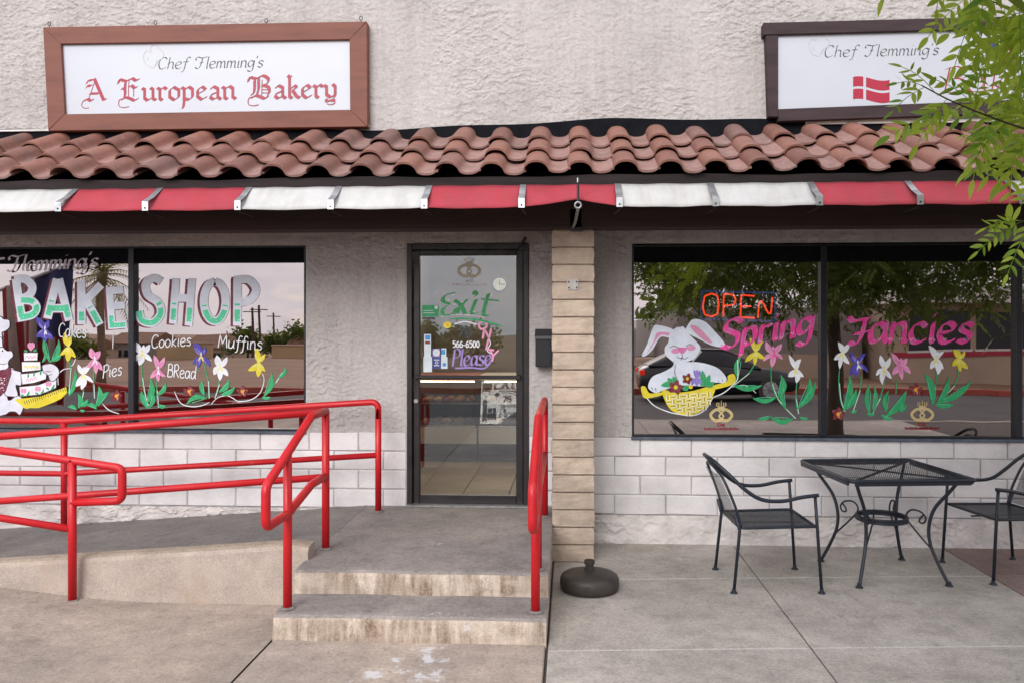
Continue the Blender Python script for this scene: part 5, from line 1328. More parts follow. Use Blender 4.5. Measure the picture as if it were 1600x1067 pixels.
# ------------------------------------------------------------------ patio table and chairs (black steel mesh)
def mesh_sheet(g_, poly_fn, pitch, w, ang, z0):
    """diamond steel mesh clipped to a rectangle (x0,y0,x1,y1), made of thin crossing straps; poly_fn maps (x,y)->3D"""
    x0, y0, x1, y1 = poly_fn.rect; d = Vector((math.cos(ang), math.sin(ang)))
    for s_ in (1, -1):
        d = Vector((math.cos(ang), s_ * math.sin(ang))); nrm = Vector((-d.y, d.x)); ext = (x1 - x0) + (y1 - y0); c0 = Vector(((x0 + x1) / 2, (y0 + y1) / 2))
        k = -int(ext / pitch)
        while k * pitch < ext:
            o_ = c0 + nrm * (k * pitch); k += 1
            ts = [-9, 9]
            for ax, lo, hi in ((0, x0, x1), (1, y0, y1)):
                a_, b2 = (lo - o_[ax]) / d[ax], (hi - o_[ax]) / d[ax]
                ts = [max(ts[0], min(a_, b2)), min(ts[1], max(a_, b2))]
            if ts[1] - ts[0] < .005: continue
            n = max(1, int((ts[1] - ts[0]) / .12))
            for i in range(n):
                pa, pb = o_ + d * (ts[0] + (ts[1] - ts[0]) * i / n), o_ + d * (ts[0] + (ts[1] - ts[0]) * (i + 1) / n)
                q = [pa + nrm * w / 2, pb + nrm * w / 2, pb - nrm * w / 2, pa - nrm * w / 2]
                g_.add([Vector(poly_fn(p.x, p.y)) + Vector((0, 0, s_ * .0005)) for p in q], [(0, 1, 2, 3)])
TB = tag(empty('patio_table', (2.16, -0.69, 0), None, R(6)), 'square black steel mesh patio table with scrolled legs below the right window', 'table')
H_ = .715; hw = .412
g = G()
ring = fillet([(hw, -hw + .03, H_), (hw, hw, H_), (-hw, hw, H_), (-hw, -hw, H_), (hw, -hw, H_), (hw, -hw + .05, H_)], .05, 5)
g.tube(ring, .0135, 10); g.build('top_rim', MT['patio'], TB, smooth=True)
g = G(); g.extrude_x([(-hw - .008, H_ - .03), (-hw + .006, H_ - .03), (-hw + .006, H_ - .004), (-hw - .008, H_ - .004)], -hw + .03, hw - .03); g.extrude_x([(hw + .008, H_ - .03), (hw - .006, H_ - .03), (hw - .006, H_ - .004), (hw + .008, H_ - .004)], -hw + .03, hw - .03)
g.box(-hw - .008, -hw + .03, H_ - .03, -hw + .006, hw - .03, H_ - .004); g.box(hw - .006, -hw + .03, H_ - .03, hw + .008, hw - .03, H_ - .004); g.build('top_apron', MT['patio'], TB)
def tf(x, y): return (x, y, H_ + .004)
tf.rect = (-hw, -hw, hw, hw)
g = G(); mesh_sheet(g, tf, .0125, .0046, R(60), 0); tag(g.build('mesh_top', MT['patio'], TB, fix=False), kind='stuff')
for s_ in (1, -1):
    g = G(); g.box(-.56, -.009, -.012, .56, .009, -.003); g.build('cross_brace', MT['patio'], TB, loc=(0, 0, H_), rot=(0, 0, s_ * R(45)))
for sx in (-1, 1):
    for sy in (-1, 1):
        g = G(); u = Vector((sx, sy, 0)).normalized()
        def Q(r_, z): return u * r_ + Vector((0, 0, z))
        g.tube(smooth_path([Q(.485, .70), Q(.43, .62), Q(.34, .50), Q(.305, .38), Q(.31, .27), Q(.355, .15), Q(.425, .012)], 6), .0115, 10); lg = g.build('leg', MT['patio'], TB, smooth=True)
        g = G(); g.lathe([(.012, .0), (.026, .0), (.024, .008), (.014, .014), (.013, .03)], tuple(Q(.428, 0)), 14); g.build('foot', MT['patio'], lg)
        g = G(); g.tube(smooth_path([Q(.33, .215), Q(.24, .31), Q(.17, .395), Q(.165, .44), Q(.20, .47), Q(.255, .462), Q(.285, .425), Q(.27, .39), Q(.245, .395), Q(.25, .42), Q(.27, .445)], 5), .0062, 8); g.build('scroll', MT['patio'], TB, smooth=True)
g = G()
for zz in (.375, .398):
    g.tube([(.165 * math.cos(t / 28 * 6.2832), .165 * math.sin(t / 28 * 6.2832), zz) for t in range(28)], .0085, 8, closed=True)
vs_ = []; fs_ = []
for t in range(28):
    c_, s_ = math.cos(t / 28 * 6.2832), math.sin(t / 28 * 6.2832); vs_ += [(.168 * c_, .168 * s_, .372), (.168 * c_, .168 * s_, .401)]
for t in range(28): fs_.append((t * 2, (t * 2 + 2) % 56, (t * 2 + 3) % 56, t * 2 + 1))
g.add(vs_, fs_); g.build('ring_shelf', MT['patio'], TB, smooth=True)

def make_chair(loc, rz, label):
    """faces +X"""
    c = tag(empty('patio_chair', loc, None, rz), label, 'chair', 'black mesh patio chairs')
    SW, SD, SH = .255, .25, .425       # half width, half depth, seat height
    def pt(x, y, z): return (x, y, z)
    for sy in (-1, 1):
        y = sy * SW
        g_ = G(); g_.tube(fillet([(.285, y * 1.02, .008), (.258, y, .43), (.245, y, .615)], .05), .0105, 10); l_ = g_.build('leg', MT['patio'], c, smooth=True)
        g_ = G(); g_.lathe([(.012, 0), (.024, 0), (.022, .008), (.013, .014), (.012, .03)], (.285, y * 1.02, 0), 14); g_.build('foot', MT['patio'], l_)
        g_ = G(); g_.tube(fillet([(-.275, y * 1.0, .008), (-.235, y * .96, .40), (-.262, y * .92, .50)], .05), .0105, 10); l_ = g_.build('leg', MT['patio'], c, smooth=True)
        g_ = G(); g_.lathe([(.012, 0), (.024, 0), (.022, .008), (.013, .014), (.012, .03)], (-.275, y, 0), 14); g_.build('foot', MT['patio'], l_)
    # one bent rod: arm, back arch, arm
    half = [(.265, SW * 1.02, .628), (.16, SW * 1.02, .615), (.03, SW * 1.02, .590), (-.10, SW * 1.0, .600), (-.20, SW * .97, .660), (-.29, SW * .86, .745), (-.365, SW * .62, .815), (-.392, SW * .3, .838)]
    path = half + [(-.398, 0, .842)] + [(x, -y, z) for x, y, z in reversed(half)]
    g_ = G(); g_.tube(smooth_path(path, 5), .0125, 10); g_.build('arm_and_back_rail', MT['patio'], c, smooth=True)
    g_ = G(); g_.tube(smooth_path([(-.225, SW * .95, .42), (-.262, SW * .93, .55), (-.325, SW * .80, .71), (-.362, SW * .5, .775), (-.372, 0, .79), (-.362, -SW * .5, .775), (-.325, -SW * .80, .71), (-.262, -SW * .93, .55), (-.225, -SW * .95, .42)], 5), .009, 8)
    g_.build('back_frame', MT['patio'], c, smooth=True)
    def bf(x, y):               # x = across, y = up the back
        t = max(0.0, (y - .43) / .34); return (-.226 - .145 * t ** 1.15, x, y)
    bf.rect = (-SW * .80, .43, SW * .80, .74)
    g_ = G(); mesh_sheet(g_, bf, .0115, .0042, R(58), 0); tag(g_.build('back_mesh', MT['patio'], c, fix=False), kind='stuff')
    g_ = G(); g_.tube(fillet([(SD, -SW * .9, SH), (SD + .004, SW * .98, SH), (-SD * .92, SW * .96, SH - .012), (-SD * .92, -SW * .96, SH - .012), (SD, -SW * .98, SH), (SD, -SW * .85, SH)], .03), .0095, 8); g_.build('seat_frame', MT['patio'], c, smooth=True)
    def sf(x, y): return (x, y, SH - .006 - .010 * math.cos(x / SD * 1.4) * math.cos(y / SW * 1.4) + .012 * (x / SD) * .5)
    sf.rect = (-SD * .92, -SW * .97, SD, SW * .97)
    g_ = G(); mesh_sheet(g_, sf, .0115, .0085, R(58), 0); tag(g_.build('seat_mesh', MT['patio'], c, fix=False), kind='stuff')
    g_ = G(); g_.box(-SD * .9, -.008, SH - .035, SD, .008, SH - .027); g_.build('seat_strut', MT['patio'], c)
    return c
make_chair((1.312, -0.905, 0), R(3), 'black mesh armchair left of the patio table, facing right')
make_chair((3.03, -0.60, 0), R(191), 'black mesh armchair right of the patio table, cut by the picture edge')

# ------------------------------------------------------------------ inside the shop
FZ = 0.275
room = empty('shop_interior', (0, 0.25, FZ), B)
def rpart(g_, nm, mat, par=None, **k):
    g_.v = [(x, y - .25, z - FZ) for x, y, z in g_.v]; return g_.build(nm, mat, par or room, **k)
g = G(); g.box(WX0, .25, FZ - .05, WX1, 5.4, FZ - .012); flr = rpart(g, 'floor_bed', MT['grout'])
g = G(); g.box(WX0, 5.4, FZ - .05, WX1, 5.5, 2.95); rpart(g, 'back_wall', MT['inside_wall'])
g = G(); g.box(WX0 - .1, .25, FZ - .05, WX0, 5.5, 2.95); rpart(g, 'side_wall', MT['inside_wall'])
g = G(); g.box(WX1, .25, FZ - .05, WX1 + .1, 5.5, 2.95); rpart(g, 'side_wall', MT['inside_wall'])
g = G(); g.box(WX0, .245, 2.95, WX1, 5.5, 3.0); rpart(g, 'ceiling', MT['inside_ceil'])
tl = G(); tl.box(.004, .004, 0, .396, .396, .012); tme = tl.mesh('floor_tile', MT['floor_tile'], bevel=.002)
for i in range(-5, 5):
    for j in range(9): link('floor_tile', tme, flr, (-0.92 + i * .4 , .012 + j * .4, -.0115))
for xp in (-2.02, 0.40): g = G(); g.box(xp - .04, .26, FZ - .01, xp + .04, 5.39, 2.945); rpart(g, 'light_baffle', MT['inside_wall'])  # added walls that keep the ceiling light out of the rooms behind the windows
def fluor(x, y):
    g_ = G(); g_.box(x - .62, y - .07, 2.90, x + .62, y + .07, 2.945); f = rpart(g_, 'ceiling_light', MT['white_panel'])
    g_ = G()
    for dy in (-.035, .035): g_.tube([(x - .6, y + dy, 2.885), (x + .6, y + dy, 2.885)], .016, 8)
    g_.v = [(a_, b2 - .25, c_ - FZ) for a_, b2, c_ in g_.v]; g_.build('fluorescent_tube', MT['tube_light'], f)
for (x, y) in ((-0.8, 1.7), (-0.8, 3.9)): fluor(x, y)

def display_case(x0, x1, label, red):
    yf, yb_ = 2.15, 2.85
    c = tag(empty('display_case', ((x0 + x1) / 2, yf, FZ)), label, 'display case', 'bakery display cases'); ox = (x0 + x1) / 2
    def cp(g_, nm, mat, **k): g_.v = [(x - ox, y - yf, z - FZ) for x, y, z in g_.v]; return g_.build(nm, mat, c, **k)
    g_ = G(); g_.box(x0, yf + .03, FZ + .001, x1, yb_, FZ + .19); cp(g_, 'kick_plate', MT['frame_dark'], bevel=.004)
    g_ = G(); g_.box(x0 + .004, yf, FZ + .195, x1 - .004, yb_, FZ + .375); cp(g_, 'front_panel', MT['white_panel'], bevel=.006)
    g_ = G(); g_.box(x0, yf, FZ + .376, x1, yb_, FZ + .39); g_.box(x0, yf + .22, FZ + .60, x1, yb_, FZ + .61); cp(g_, 'shelf', MT['chrome'])
    g_ = G(); g_.box(x0, yf + .10, FZ + .86, x1, yb_, FZ + .92); cp(g_, 'top', M('case_top_' + ('red' if red else 'white'), (0.30, .05, .03) if red else (.55, .55, .55), .4, .1), bevel=.006)
    g_ = G(); g_.box(x0, yb_ - .02, FZ + .39, x1, yb_, FZ + .86); cp(g_, 'back', MT['inside_wall'])
    g_ = G(); g_.add([(x0, yf + .004, FZ + .39), (x1, yf + .004, FZ + .39), (x1, yf + .10, FZ + .86), (x0, yf + .10, FZ + .86)], [(0, 1, 2, 3)]); cp(g_, 'front_glass', MT['glass_case'], fix=False)
    g_ = G(); g_.tube([(x0 + .05, yf + .20, FZ + .848), (x1 - .05, yf + .20, FZ + .848)], .007, 8); cp(g_, 'case_lamp', MT['case_light'])
    return c
display_case(-1.97, -0.985, 'left bakery case with a red top seen through the door', True)
display_case(-0.975, 0.30, 'right bakery case with a pale top seen through the door', False)
crust = [M('crust', (.42, .20, .06), .6, .35, 14, 60, .5), M('crust_pale', (.55, .36, .16), .6, .3, 14, 60, .5), M('glaze', (.30, .09, .04), .35, .3, 14)]
def loaf(seed):
    rr = random.Random(seed); g_ = G(); L_ = rr.uniform(.05, .085); n = 8; pts = []; rad = []
    for i in range(n + 1): t = i / n; pts.append((L_ * (2 * t - 1), .008 * math.sin(t * 9), .026 + .006 * math.sin(math.pi * t))); rad.append(.004 + .03 * math.sin(math.pi * t) ** .6)
    g_.tube(pts, rad, 8); return g_.mesh('pastry', crust[seed % 3], smooth=True)
lm = [loaf(i) for i in range(6)]
wherec = {0: 'left', 1: 'right'}
for ci, (x0, x1) in enumerate(((-1.62, -1.02), (-0.93, -0.10))):
    for sh, z in (('lower', FZ + .391), ('upper', FZ + .611)):
        n = int((x1 - x0) / .115)
        for k in range(n):
            for row in range(2):
                if random.random() < .15: continue
                o = link('pastry', random.choice(lm), None, (x0 + (k + .5) * .115, 2.45 + row * .18 if sh == 'upper' else 2.30 + row * .2, z), (0, 0, random.uniform(-.5, .5) + 1.2))
                tag(o, f'golden brown pastry on the {sh} shelf of the {wherec[ci]} bakery case', 'pastry', f'pastries on the {sh} shelf, {wherec[ci]} case')
cl = onY(780, 444, 5.33); CK = tag(empty('wall_clock', (cl.x, 5.385, cl.z)), 'round pale wall clock on the back wall seen through the door', 'clock')
rcl = .105
g = G(); g.tube([(rcl * math.cos(t / 24 * 6.2832), 0, rcl * math.sin(t / 24 * 6.2832)) for t in range(24)], .012, 8, closed=True); g.build('rim', MT['sill_metal'], CK)
g = G(); g.tube([(0, .012, 0), (0, -.002, 0)], rcl, 24); g.build('dial', PT['sticker'], CK)
g = G(); g.box(-.004, -.006, -.01, .004, -.003, .06); g.build('hand', PT['black'], CK); g = G(); g.box(-.01, -.009, -.004, .08, -.0065, .004); g.build('hand', PT['black'], CK)

# ------------------------------------------------------------------ the street tree (its sprays hang into the upper right; the window shows the crown)
def leaflet_mesh(L_, w, fold=.25, curl=.12):
    g_ = G(); n = 6; vs__ = []; fs__ = []
    for i in range(n + 1):
        t = i / n; hw_ = w * .5 * (math.sin(math.pi * t ** .8) ** .9 if 0 < t < 1 else 0); z = -curl * L_ * t * t
        vs__ += [(L_ * t, -hw_, z + fold * hw_), (L_ * t, 0, z), (L_ * t, hw_, z + fold * hw_)]
    for i in range(n):
        a_ = i * 3; fs__ += [(a_, a_ + 3, a_ + 4, a_ + 1), (a_ + 1, a_ + 4, a_ + 5, a_ + 2)]
    g_.add(vs__, fs__); return g_
TY = 5.7
tp = mirror(1306, 560, TY)
TR = tag(empty('street_tree', (tp.x, -TY, 0)), 'leafy street tree whose light green sprays hang into the upper right corner', 'tree')
tb = Vector((tp.x, -TY, 0))
g = G(); g.tube([(0, 0, -.02), (.01, .0, .25), (.02, .02, 1.0), (-.03, .03, 1.9), (-.05, .0, 2.5)], [.15, .115, .10, .09, .085], 14); g.build('trunk', MT['bark'], TR, smooth=True)
limbs = [[(-.05, 0, 2.4), (-.9, .1, 2.9), (-1.7, .35, 3.15), (-2.35, .75, 2.95)], [(-.05, 0, 2.4), (-.3, -.3, 3.3), (-.9, -.9, 4.1)], [(-.05, 0, 2.4), (.5, .3, 3.2), (1.2, .6, 3.9)], [(-.05, 0, 2.45), (.1, -.6, 3.3), (.3, -1.5, 3.9)], [(-.05, 0, 2.4), (.9, -.2, 2.9), (2.0, -.2, 3.2)], [(-.05, 0, 2.4), (-.2, .5, 3.4), (-.5, 1.1, 4.2)]]
for q in limbs:
    P = smooth_path(q, 5); g = G(); g.tube(P, [.06 * (1 - .8 * i / len(P)) + .006 for i in range(len(P))], 8); g.build('limb', MT['bark'], TR, smooth=True)
def compound(origin, d, up, L_, pairs, ll, lw, emit):
    """calls emit(base, direction, normal) for each leaflet of a pinnate leaf"""
    d = d.normalized(); side = d.cross(up).normalized(); nrm = side.cross(d).normalized(); p = origin.copy(); pts = [p.copy()]
    for k in range(pairs + 1):
        t = k / pairs; dd = (d - Vector((0, 0, 1)) * .5 * t).normalized(); p = p + dd * (L_ / (pairs + 1)); pts.append(p.copy())
        if k == pairs: emit(p, dd, nrm, ll * .95, lw)
        else:
            for s_ in (-1, 1):
                sd = (side * s_ * .85 + dd * .62 - Vector((0, 0, random.uniform(.0, .35)))).normalized(); emit(p, sd, (nrm + Vector((random.uniform(-.4, .4), random.uniform(-.4, .4), 0))).normalized(), ll * random.uniform(.8, 1.1) * (1 - .25 * t), lw)
    return pts
# crown: leaflets through the volume, thinned where a pruned gap leaves the shop front clear
rc = random.Random(21); cv = []; cf = []; nleaf = 0
clumps = []
for k in range(620):
    a_ = rc.uniform(0, 6.283); e_ = math.acos(rc.uniform(-.95, 1)) ; rr = rc.uniform(.35, 1) ** .5
    clumps.append(Vector((-.2 + 3.6 * rr * math.sin(e_) * math.cos(a_), 2.7 * rr * math.sin(e_) * math.sin(a_), 3.55 + 1.75 * rr * math.cos(e_))))
for q in limbs: clumps += [Vector(p) for p in q[1:]]
def in_front(p):            # wedge of clear air between the camera and the shop front
    px, py = project(p)
    if (p - Vector((0, -CAMD, CAMH))).length < 1.5: return True
    return p.y > -6.4 and -80 < px < 1690 and py > -60
for c_ in clumps:
    for j in range(17):
        o_ = c_ + Vector((rc.gauss(0, .30), rc.gauss(0, .30), rc.gauss(0, .22)))
        d = Vector((rc.uniform(-1, 1), rc.uniform(-1, 1), rc.uniform(-.7, .3))).normalized()
        if in_front(o_ + tb) or in_front(o_ + d * .25 + tb): continue
        def em(p, dd, nn, ll, lw):
            sd = dd.cross(nn).normalized() * lw * .5; b0 = len(cv)
            cv.extend([tuple(p), tuple(p + dd * ll * .45 + sd), tuple(p + dd * ll - Vector((0, 0, ll * .1))), tuple(p + dd * ll * .45 - sd)]); cf.append((b0, b0 + 1, b0 + 2, b0 + 3))
        compound(o_, d, Vector((rc.uniform(-.3, .3), rc.uniform(-.3, .3), 1)), .28, 5, .105, .038, em)
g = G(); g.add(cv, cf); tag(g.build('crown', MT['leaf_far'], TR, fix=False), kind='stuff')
# sprays that the photograph shows leaf by leaf
lms = [leaflet_mesh(.092, .030, .3, .10).mesh('leaflet', MT['leaf_near'], smooth=True, fix=False), leaflet_mesh(.092, .026, .15, .22).mesh('leaflet', MT['leaf_near'], smooth=True, fix=False), leaflet_mesh(.092, .033, .4, .02).mesh('leaflet', MT['leaf_near'], smooth=True, fix=False), leaflet_mesh(.092, .028, .7, .38).mesh('leaflet', MT['leaf_near'], smooth=True, fix=False), leaflet_mesh(.092, .024, .1, -.12).mesh('leaflet', MT['leaf_near'], smooth=True, fix=False)]
NL = [0]; rest = G()
def spray(name, twig, leaves):
    P = [onY(px, py, Y) for px, py, Y in twig]; S_ = smooth_path(P, 6)
    g_ = G(); g_.tube([p - tb for p in S_], [.0036 * (1 - .75 * i / len(S_)) + .001 for i in range(len(S_))], 6); tw = g_.build('twig', MT['bark'], TR, smooth=True)
    for (t, ang, L_, pairs, yaw, sc_) in leaves:
        o_ = S_[min(len(S_) - 1, int(t * (len(S_) - 1)))]
        d = Vector((math.cos(R(ang)), math.sin(R(yaw)), math.sin(R(ang)))).normalized()
        def em(p, dd, nn, ll, lw):
            if random.random() < .05: return
            xa = dd.normalized(); ya = nn.cross(xa).normalized(); za = xa.cross(ya)
            m4 = Matrix.Translation(p - tb) @ Matrix((xa, ya, za)).transposed().to_4x4() @ Matrix.Diagonal((ll / .092, ll / .092 * random.uniform(.75, 1.2), ll / .092, 1))
            me_ = random.choice(lms)
            if NL[0] < 295:
                NL[0] += 1; o = bpy.data.objects.new('leaflet', me_); COL.objects.link(o); o.parent = tw; o.matrix_basis = m4
            else: rest.add([m4 @ v.co for v in me_.vertices], [tuple(q.vertices) for q in me_.polygons])
        pts = compound(o_, d, Vector((random.uniform(-.5, .5), -.75, random.uniform(.2, .8))), L_, pairs, .067 * sc_, .03, em)
        g_ = G(); g_.tube([p - tb for p in pts], .0012, 5); g_.build('leaf_stalk', MT['leaf_near'], tw)
random.seed(11)
spray('a', [(1700, 235, -3.7), (1640, 215, -3.75), (1560, 188, -3.8), (1490, 160, -3.85), (1440, 134, -3.85)],
      [(1.0, 165, .09, 3, -20, .7), (.98, 205, .13, 5, -10, .8), (.88, 120, .13, 4, 15, .8), (.82, 225, .20, 6, -20, .9), (.72, 190, .22, 6, 10, .95), (.66, 75, .20, 6, 20, .95), (.62, 130, .18, 5, 0, .9), (.58, 245, .22, 6, -15, 1.0), (.5, 165, .22, 5, 25, .95), (.46, 215, .22, 6, -25, 1.0), (.42, 270, .24, 6, 10, 1.0), (.4, 100, .22, 6, -10, 1.0), (.3, 215, .24, 6, -20, 1.05), (.26, 190, .24, 6, 20, 1.0), (.22, 140, .24, 6, 15, 1.05), (.15, 255, .24, 6, 0, 1.05)])
spray('b', [(1700, -60, -4.0), (1630, -40, -4.0), (1570, -50, -3.95), (1490, -85, -3.95), (1425, -95, -3.9)],
      [(.98, 235, .20, 6, 0, .85), (.80, 255, .22, 6, -15, .9), (.7, 275, .20, 6, 10, .9), (.62, 262, .27, 6, 0, 1.0), (.5, 235, .27, 6, -10, 1.05), (.42, 280, .28, 6, 15, 1.05)])
spray('c', [(1720, 330, -3.9), (1650, 330, -3.9), (1610, 345, -3.9), (1592, 345, -3.9)], [(.98, 178, .10, 5, 0, .62), (.85, 205, .15, 6, 10, .7), (.65, 235, .19, 6, -10, .75)])
spray('e', [(1700, 40, -3.7), (1640, 30, -3.7), (1570, 10, -3.7), (1520, -10, -3.7)], [(1.0, 215, .20, 6, 0, .9), (.9, 250, .22, 6, 15, .95), (.75, 200, .22, 6, -15, 1.0), (.7, 270, .22, 6, 0, 1.0), (.55, 225, .24, 6, 20, 1.0), (.45, 255, .24, 6, 0, 1.0), (.35, 190, .24, 6, 0, 1.0)])
spray('d', [(1720, 90, -3.6), (1660, 95, -3.6), (1610, 85, -3.6)], [(1.0, 190, .22, 6, 0, 1.0), (.9, 235, .26, 6, 15, 1.05), (.75, 140, .24, 6, -15, 1.0), (.6, 260, .26, 6, 0, 1.1), (.5, 215, .26, 6, 0, 1.1)])
spray('f', [(1740, 190, -3.5), (1680, 180, -3.5), (1630, 150, -3.5), (1590, 140, -3.5)], [(1.0, 185, .20, 6, 10, 1.0), (.9, 225, .22, 6, -10, 1.0), (.8, 130, .22, 6, 0, 1.0), (.6, 200, .24, 6, 15, 1.05), (.5, 250, .24, 6, -15, 1.0), (.35, 160, .24, 6, 0, 1.0)])
spray('g', [(1740, -30, -3.8), (1680, -20, -3.8), (1630, 20, -3.8), (1600, 50, -3.8)], [(1.0, 200, .20, 6, 0, .95), (.85, 240, .22, 6, 10, 1.0), (.7, 180, .22, 6, -10, 1.0), (.5, 220, .24, 6, 0, 1.0), (.4, 260, .24, 6, 0, 1.0)])
spray('h', [(1740, 250, -3.6), (1690, 240, -3.6), (1640, 225, -3.6), (1600, 200, -3.6)], [(1.0, 175, .20, 6, 10, .95), (.9, 215, .22, 6, -10, 1.0), (.8, 130, .20, 6, 0, 1.0), (.6, 235, .22, 6, 15, 1.0), (.5, 160, .22, 6, -15, 1.0)])
if rest.v: tag(rest.build('small_leaves', MT['leaf_near'], TR, smooth=True, fix=False), kind='stuff')

# ------------------------------------------------------------------ what the glass mirrors: cars, palm, flag, buildings over the street
def make_car(name, label, loc, rz, col, s=1.0):
    c = tag(empty(name, loc, None, rz), label, 'car'); c.scale = (s, s, s)
    body = M('car_paint_' + label[:6], col, .25, .05, 3, spec=.6)
    # stations: x, bottom, belt height, half width
    st_ = [(-2.2, .42, .62, .60), (-2.15, .30, .86, .76), (-1.9, .24, .96, .85), (-1.2, .20, .97, .89), (0, .19, .95, .90), (.9, .20, .93, .89), (1.5, .22, .86, .87), (2.0, .26, .76, .80), (2.22, .32, .64, .66), (2.27, .40, .55, .52)]
    vs__, fs__ = [], []; n = 10
    for (x, zb, zt, hw_) in st_:
        for (u, v) in ((-.86, 0), (-1, .18), (-1, .55), (-.97, .86), (-.82, 1), (.82, 1), (.97, .86), (1, .55), (1, .18), (.86, 0)): vs__.append((x, u * hw_, zb + (zt - zb) * v))
    for i in range(len(st_) - 1):
        for k in range(n): fs__.append((i * n + k, i * n + (k + 1) % n, (i + 1) * n + (k + 1) % n, (i + 1) * n + k))
    fs__ += [tuple(range(n)), tuple(range(len(st_) * n - 1, (len(st_) - 1) * n - 1, -1))]
    g_ = G(); g_.add(vs__, fs__); g_.build('body', body, c, smooth=True)
    gs = [(-1.95, .955, .70, .0), (-1.25, .95, .66, .40), (-.5, .95, .64, .49), (.1, .94, .64, .49), (.55, .93, .66, .34), (1.15, .90, .72, .0)]
    vs__, fs__ = [], []
    for (x, zb, hw_, h) in gs:
        for (u, v) in ((-1.16, 0), (-1.04, .6), (-.86, 1), (.86, 1), (1.04, .6), (1.16, 0)): vs__.append((x, u * hw_, zb + max(.005, h) * v))
    for i in range(len(gs) - 1):
        for k in range(5): fs__.append((i * 6 + k, i * 6 + k + 1, i * 6 + 7 + k, i * 6 + 6 + k))
    g_ = G(); g_.add(vs__, fs__); g_.build('windows', MT['frame_dark'], c, smooth=True)
    g_ = G(); vs__ = []; 
    for (x, zb, hw_, h) in gs[1:5]:
        vs__ += [(x, -.88 * hw_, zb + h + .006), (x, 0, zb + h + .03), (x, .88 * hw_, zb + h + .006)]
    g_.add(vs__, [(i * 3 + k, i * 3 + k + 1, i * 3 + k + 4, i * 3 + k + 3) for i in range(3) for k in range(2)]); g_.build('roof', body, c, smooth=True)
    for x in (-1.35, 1.38):
        for sy in (-1, 1):
            g_ = G(); g_.tube([(x, sy * .70, .32), (x, sy * .905, .32)], .32, 22); w_ = g_.build('wheel', MT['joint_dark'], c)
            g_ = G(); g_.tube([(x, sy * .90, .32), (x, sy * .912, .32)], .21, 18)
            for k in range(8): a_ = k * .7854; g_.tube([(x, sy * .915, .32), (x + .2 * math.cos(a_), sy * .915, .32 + .2 * math.sin(a_))], .02, 5)
            g_.build('rim', MT['alu'], w_)
    for sy in (-1, 1):
        g_ = G(); g_.box(-2.2, sy * .50, .70, -2.05, sy * .80, .84); g_.build('tail_light', M('tail', (.5, .01, .01), .2, 0, emit=(1, .05, .03), estr=.4), c, bevel=.02)
        g_ = G(); g_.box(2.0, sy * .48, .58, 2.2, sy * .70, .68); g_.build('headlight', MT['chrome'], c, bevel=.02)
    return c
p = mirror(1118, 600, 15.3); make_car('parked_car', 'dark grey sedan parked across the street, mirrored behind the painted rabbit', (p.x, -15.3, -.154), 0, (.018, .020, .026), 0.92)
p = mirror(1025, 540, 33)
VN = tag(empty('delivery_van', (p.x, -33, -.15)), 'white box van far across the street, mirrored above the rabbit ear', 'van')
g = G(); g.box(-1.0, -.9, .5, 2.4, .9, 2.3); g.build('cargo_box', MT['white_panel'], VN, bevel=.06)
g = G(); g.extrude_y([(-2.4, .4), (-1.0, .4), (-1.0, 1.9), (-1.5, 1.9), (-1.9, 1.2), (-2.4, 1.05)], -.85, .85); g.build('cab', MT['white_panel'], VN, bevel=.06)
g = G(); g.extrude_y([(-1.85, 1.22), (-1.1, 1.22), (-1.1, 1.8), (-1.48, 1.8)], -.87, .87); g.build('cab_window', MT['frame_dark'], VN)
for x in (-1.7, 1.5):
    for sy in (-1, 1): g = G(); g.tube([(x, sy * .6, .36), (x, sy * .88, .36)], .36, 18); g.build('wheel', MT['joint_dark'], VN)

# building opposite the right window
def far_building(name, label, x0, x1, Y, depth, h, wallm, wins=(), band=None, roofm=None, fascia=None, roof_h=0.0, cat='building', gz=-.16):
    b = tag(empty(name, ((x0 + x1) / 2, Y, gz)), label, cat); ox = (x0 + x1) / 2
    g_ = G(); g_.box(x0 - ox, -depth, 0, x1 - ox, 0, h); g_.build('wall', wallm, b)
    for (wx0, wx1, z0, z1) in wins:
        g_ = G(); g_.box(wx0 - ox, -.05, z0, wx1 - ox, .02, z1); w_ = g_.build('window', MT['frame_dark'], b)
        g_ = G(); g_.box(wx0 - ox - .06, 0, z0 - .08, wx1 - ox + .06, .06, z0 - .002); g_.build('sill', MT['flash_white'], w_)
    if band: g_ = G(); g_.box(x0 - ox, 0, band[0], x1 - ox, .05, band[1]); g_.build('painted_band', band[2], b)
    if fascia: g_ = G(); g_.box(x0 - ox - .2, -depth - .2, h - .05, x1 - ox + .2, .9, h + fascia); g_.build('roof', MT['flash_white'], b, bevel=.02)
    if roof_h:
        g_ = G(); g_.extrude_x([(.4, h - .02), (-depth / 2, h + roof_h), (-depth - .4, h - .02)], x0 - ox - .3, x1 - ox + .3); g_.build('roof', roofm, b)
    return b
tanw = M('tan_wall', (.42, .33, .25), .9, .12, .8); greyw = M('grey_wall', (.24, .22, .22), .9, .12, .8); roofb = M('brown_roof', (.20, .11, .07), .9, .3, 2); yelw = M('ochre_wall', (.46, .34, .20), .9, .15, .6)
xa = mirror(1395, 500, 22).x; xb = mirror(1900, 500, 22).x
far_building('shop_building', 'long shop with white fascia and red stripe over the street, mirrored at right', xa, xb, -22, 9, 2.75, tanw, [(xa + .6 + i * 2.2, xa + 2.6 + i * 2.2, 1.15, 2.45) for i in range(5)], (.92, 1.10, MT['flag_red']), None, .55)
xa2 = mirror(1060, 500, 24).x
far_building('low_building', 'plain grey building with pale base over the street, mirrored beside the tree', xa2, xa - .3, -24, 8, 2.6, greyw, [], (.0, .95, tanw))
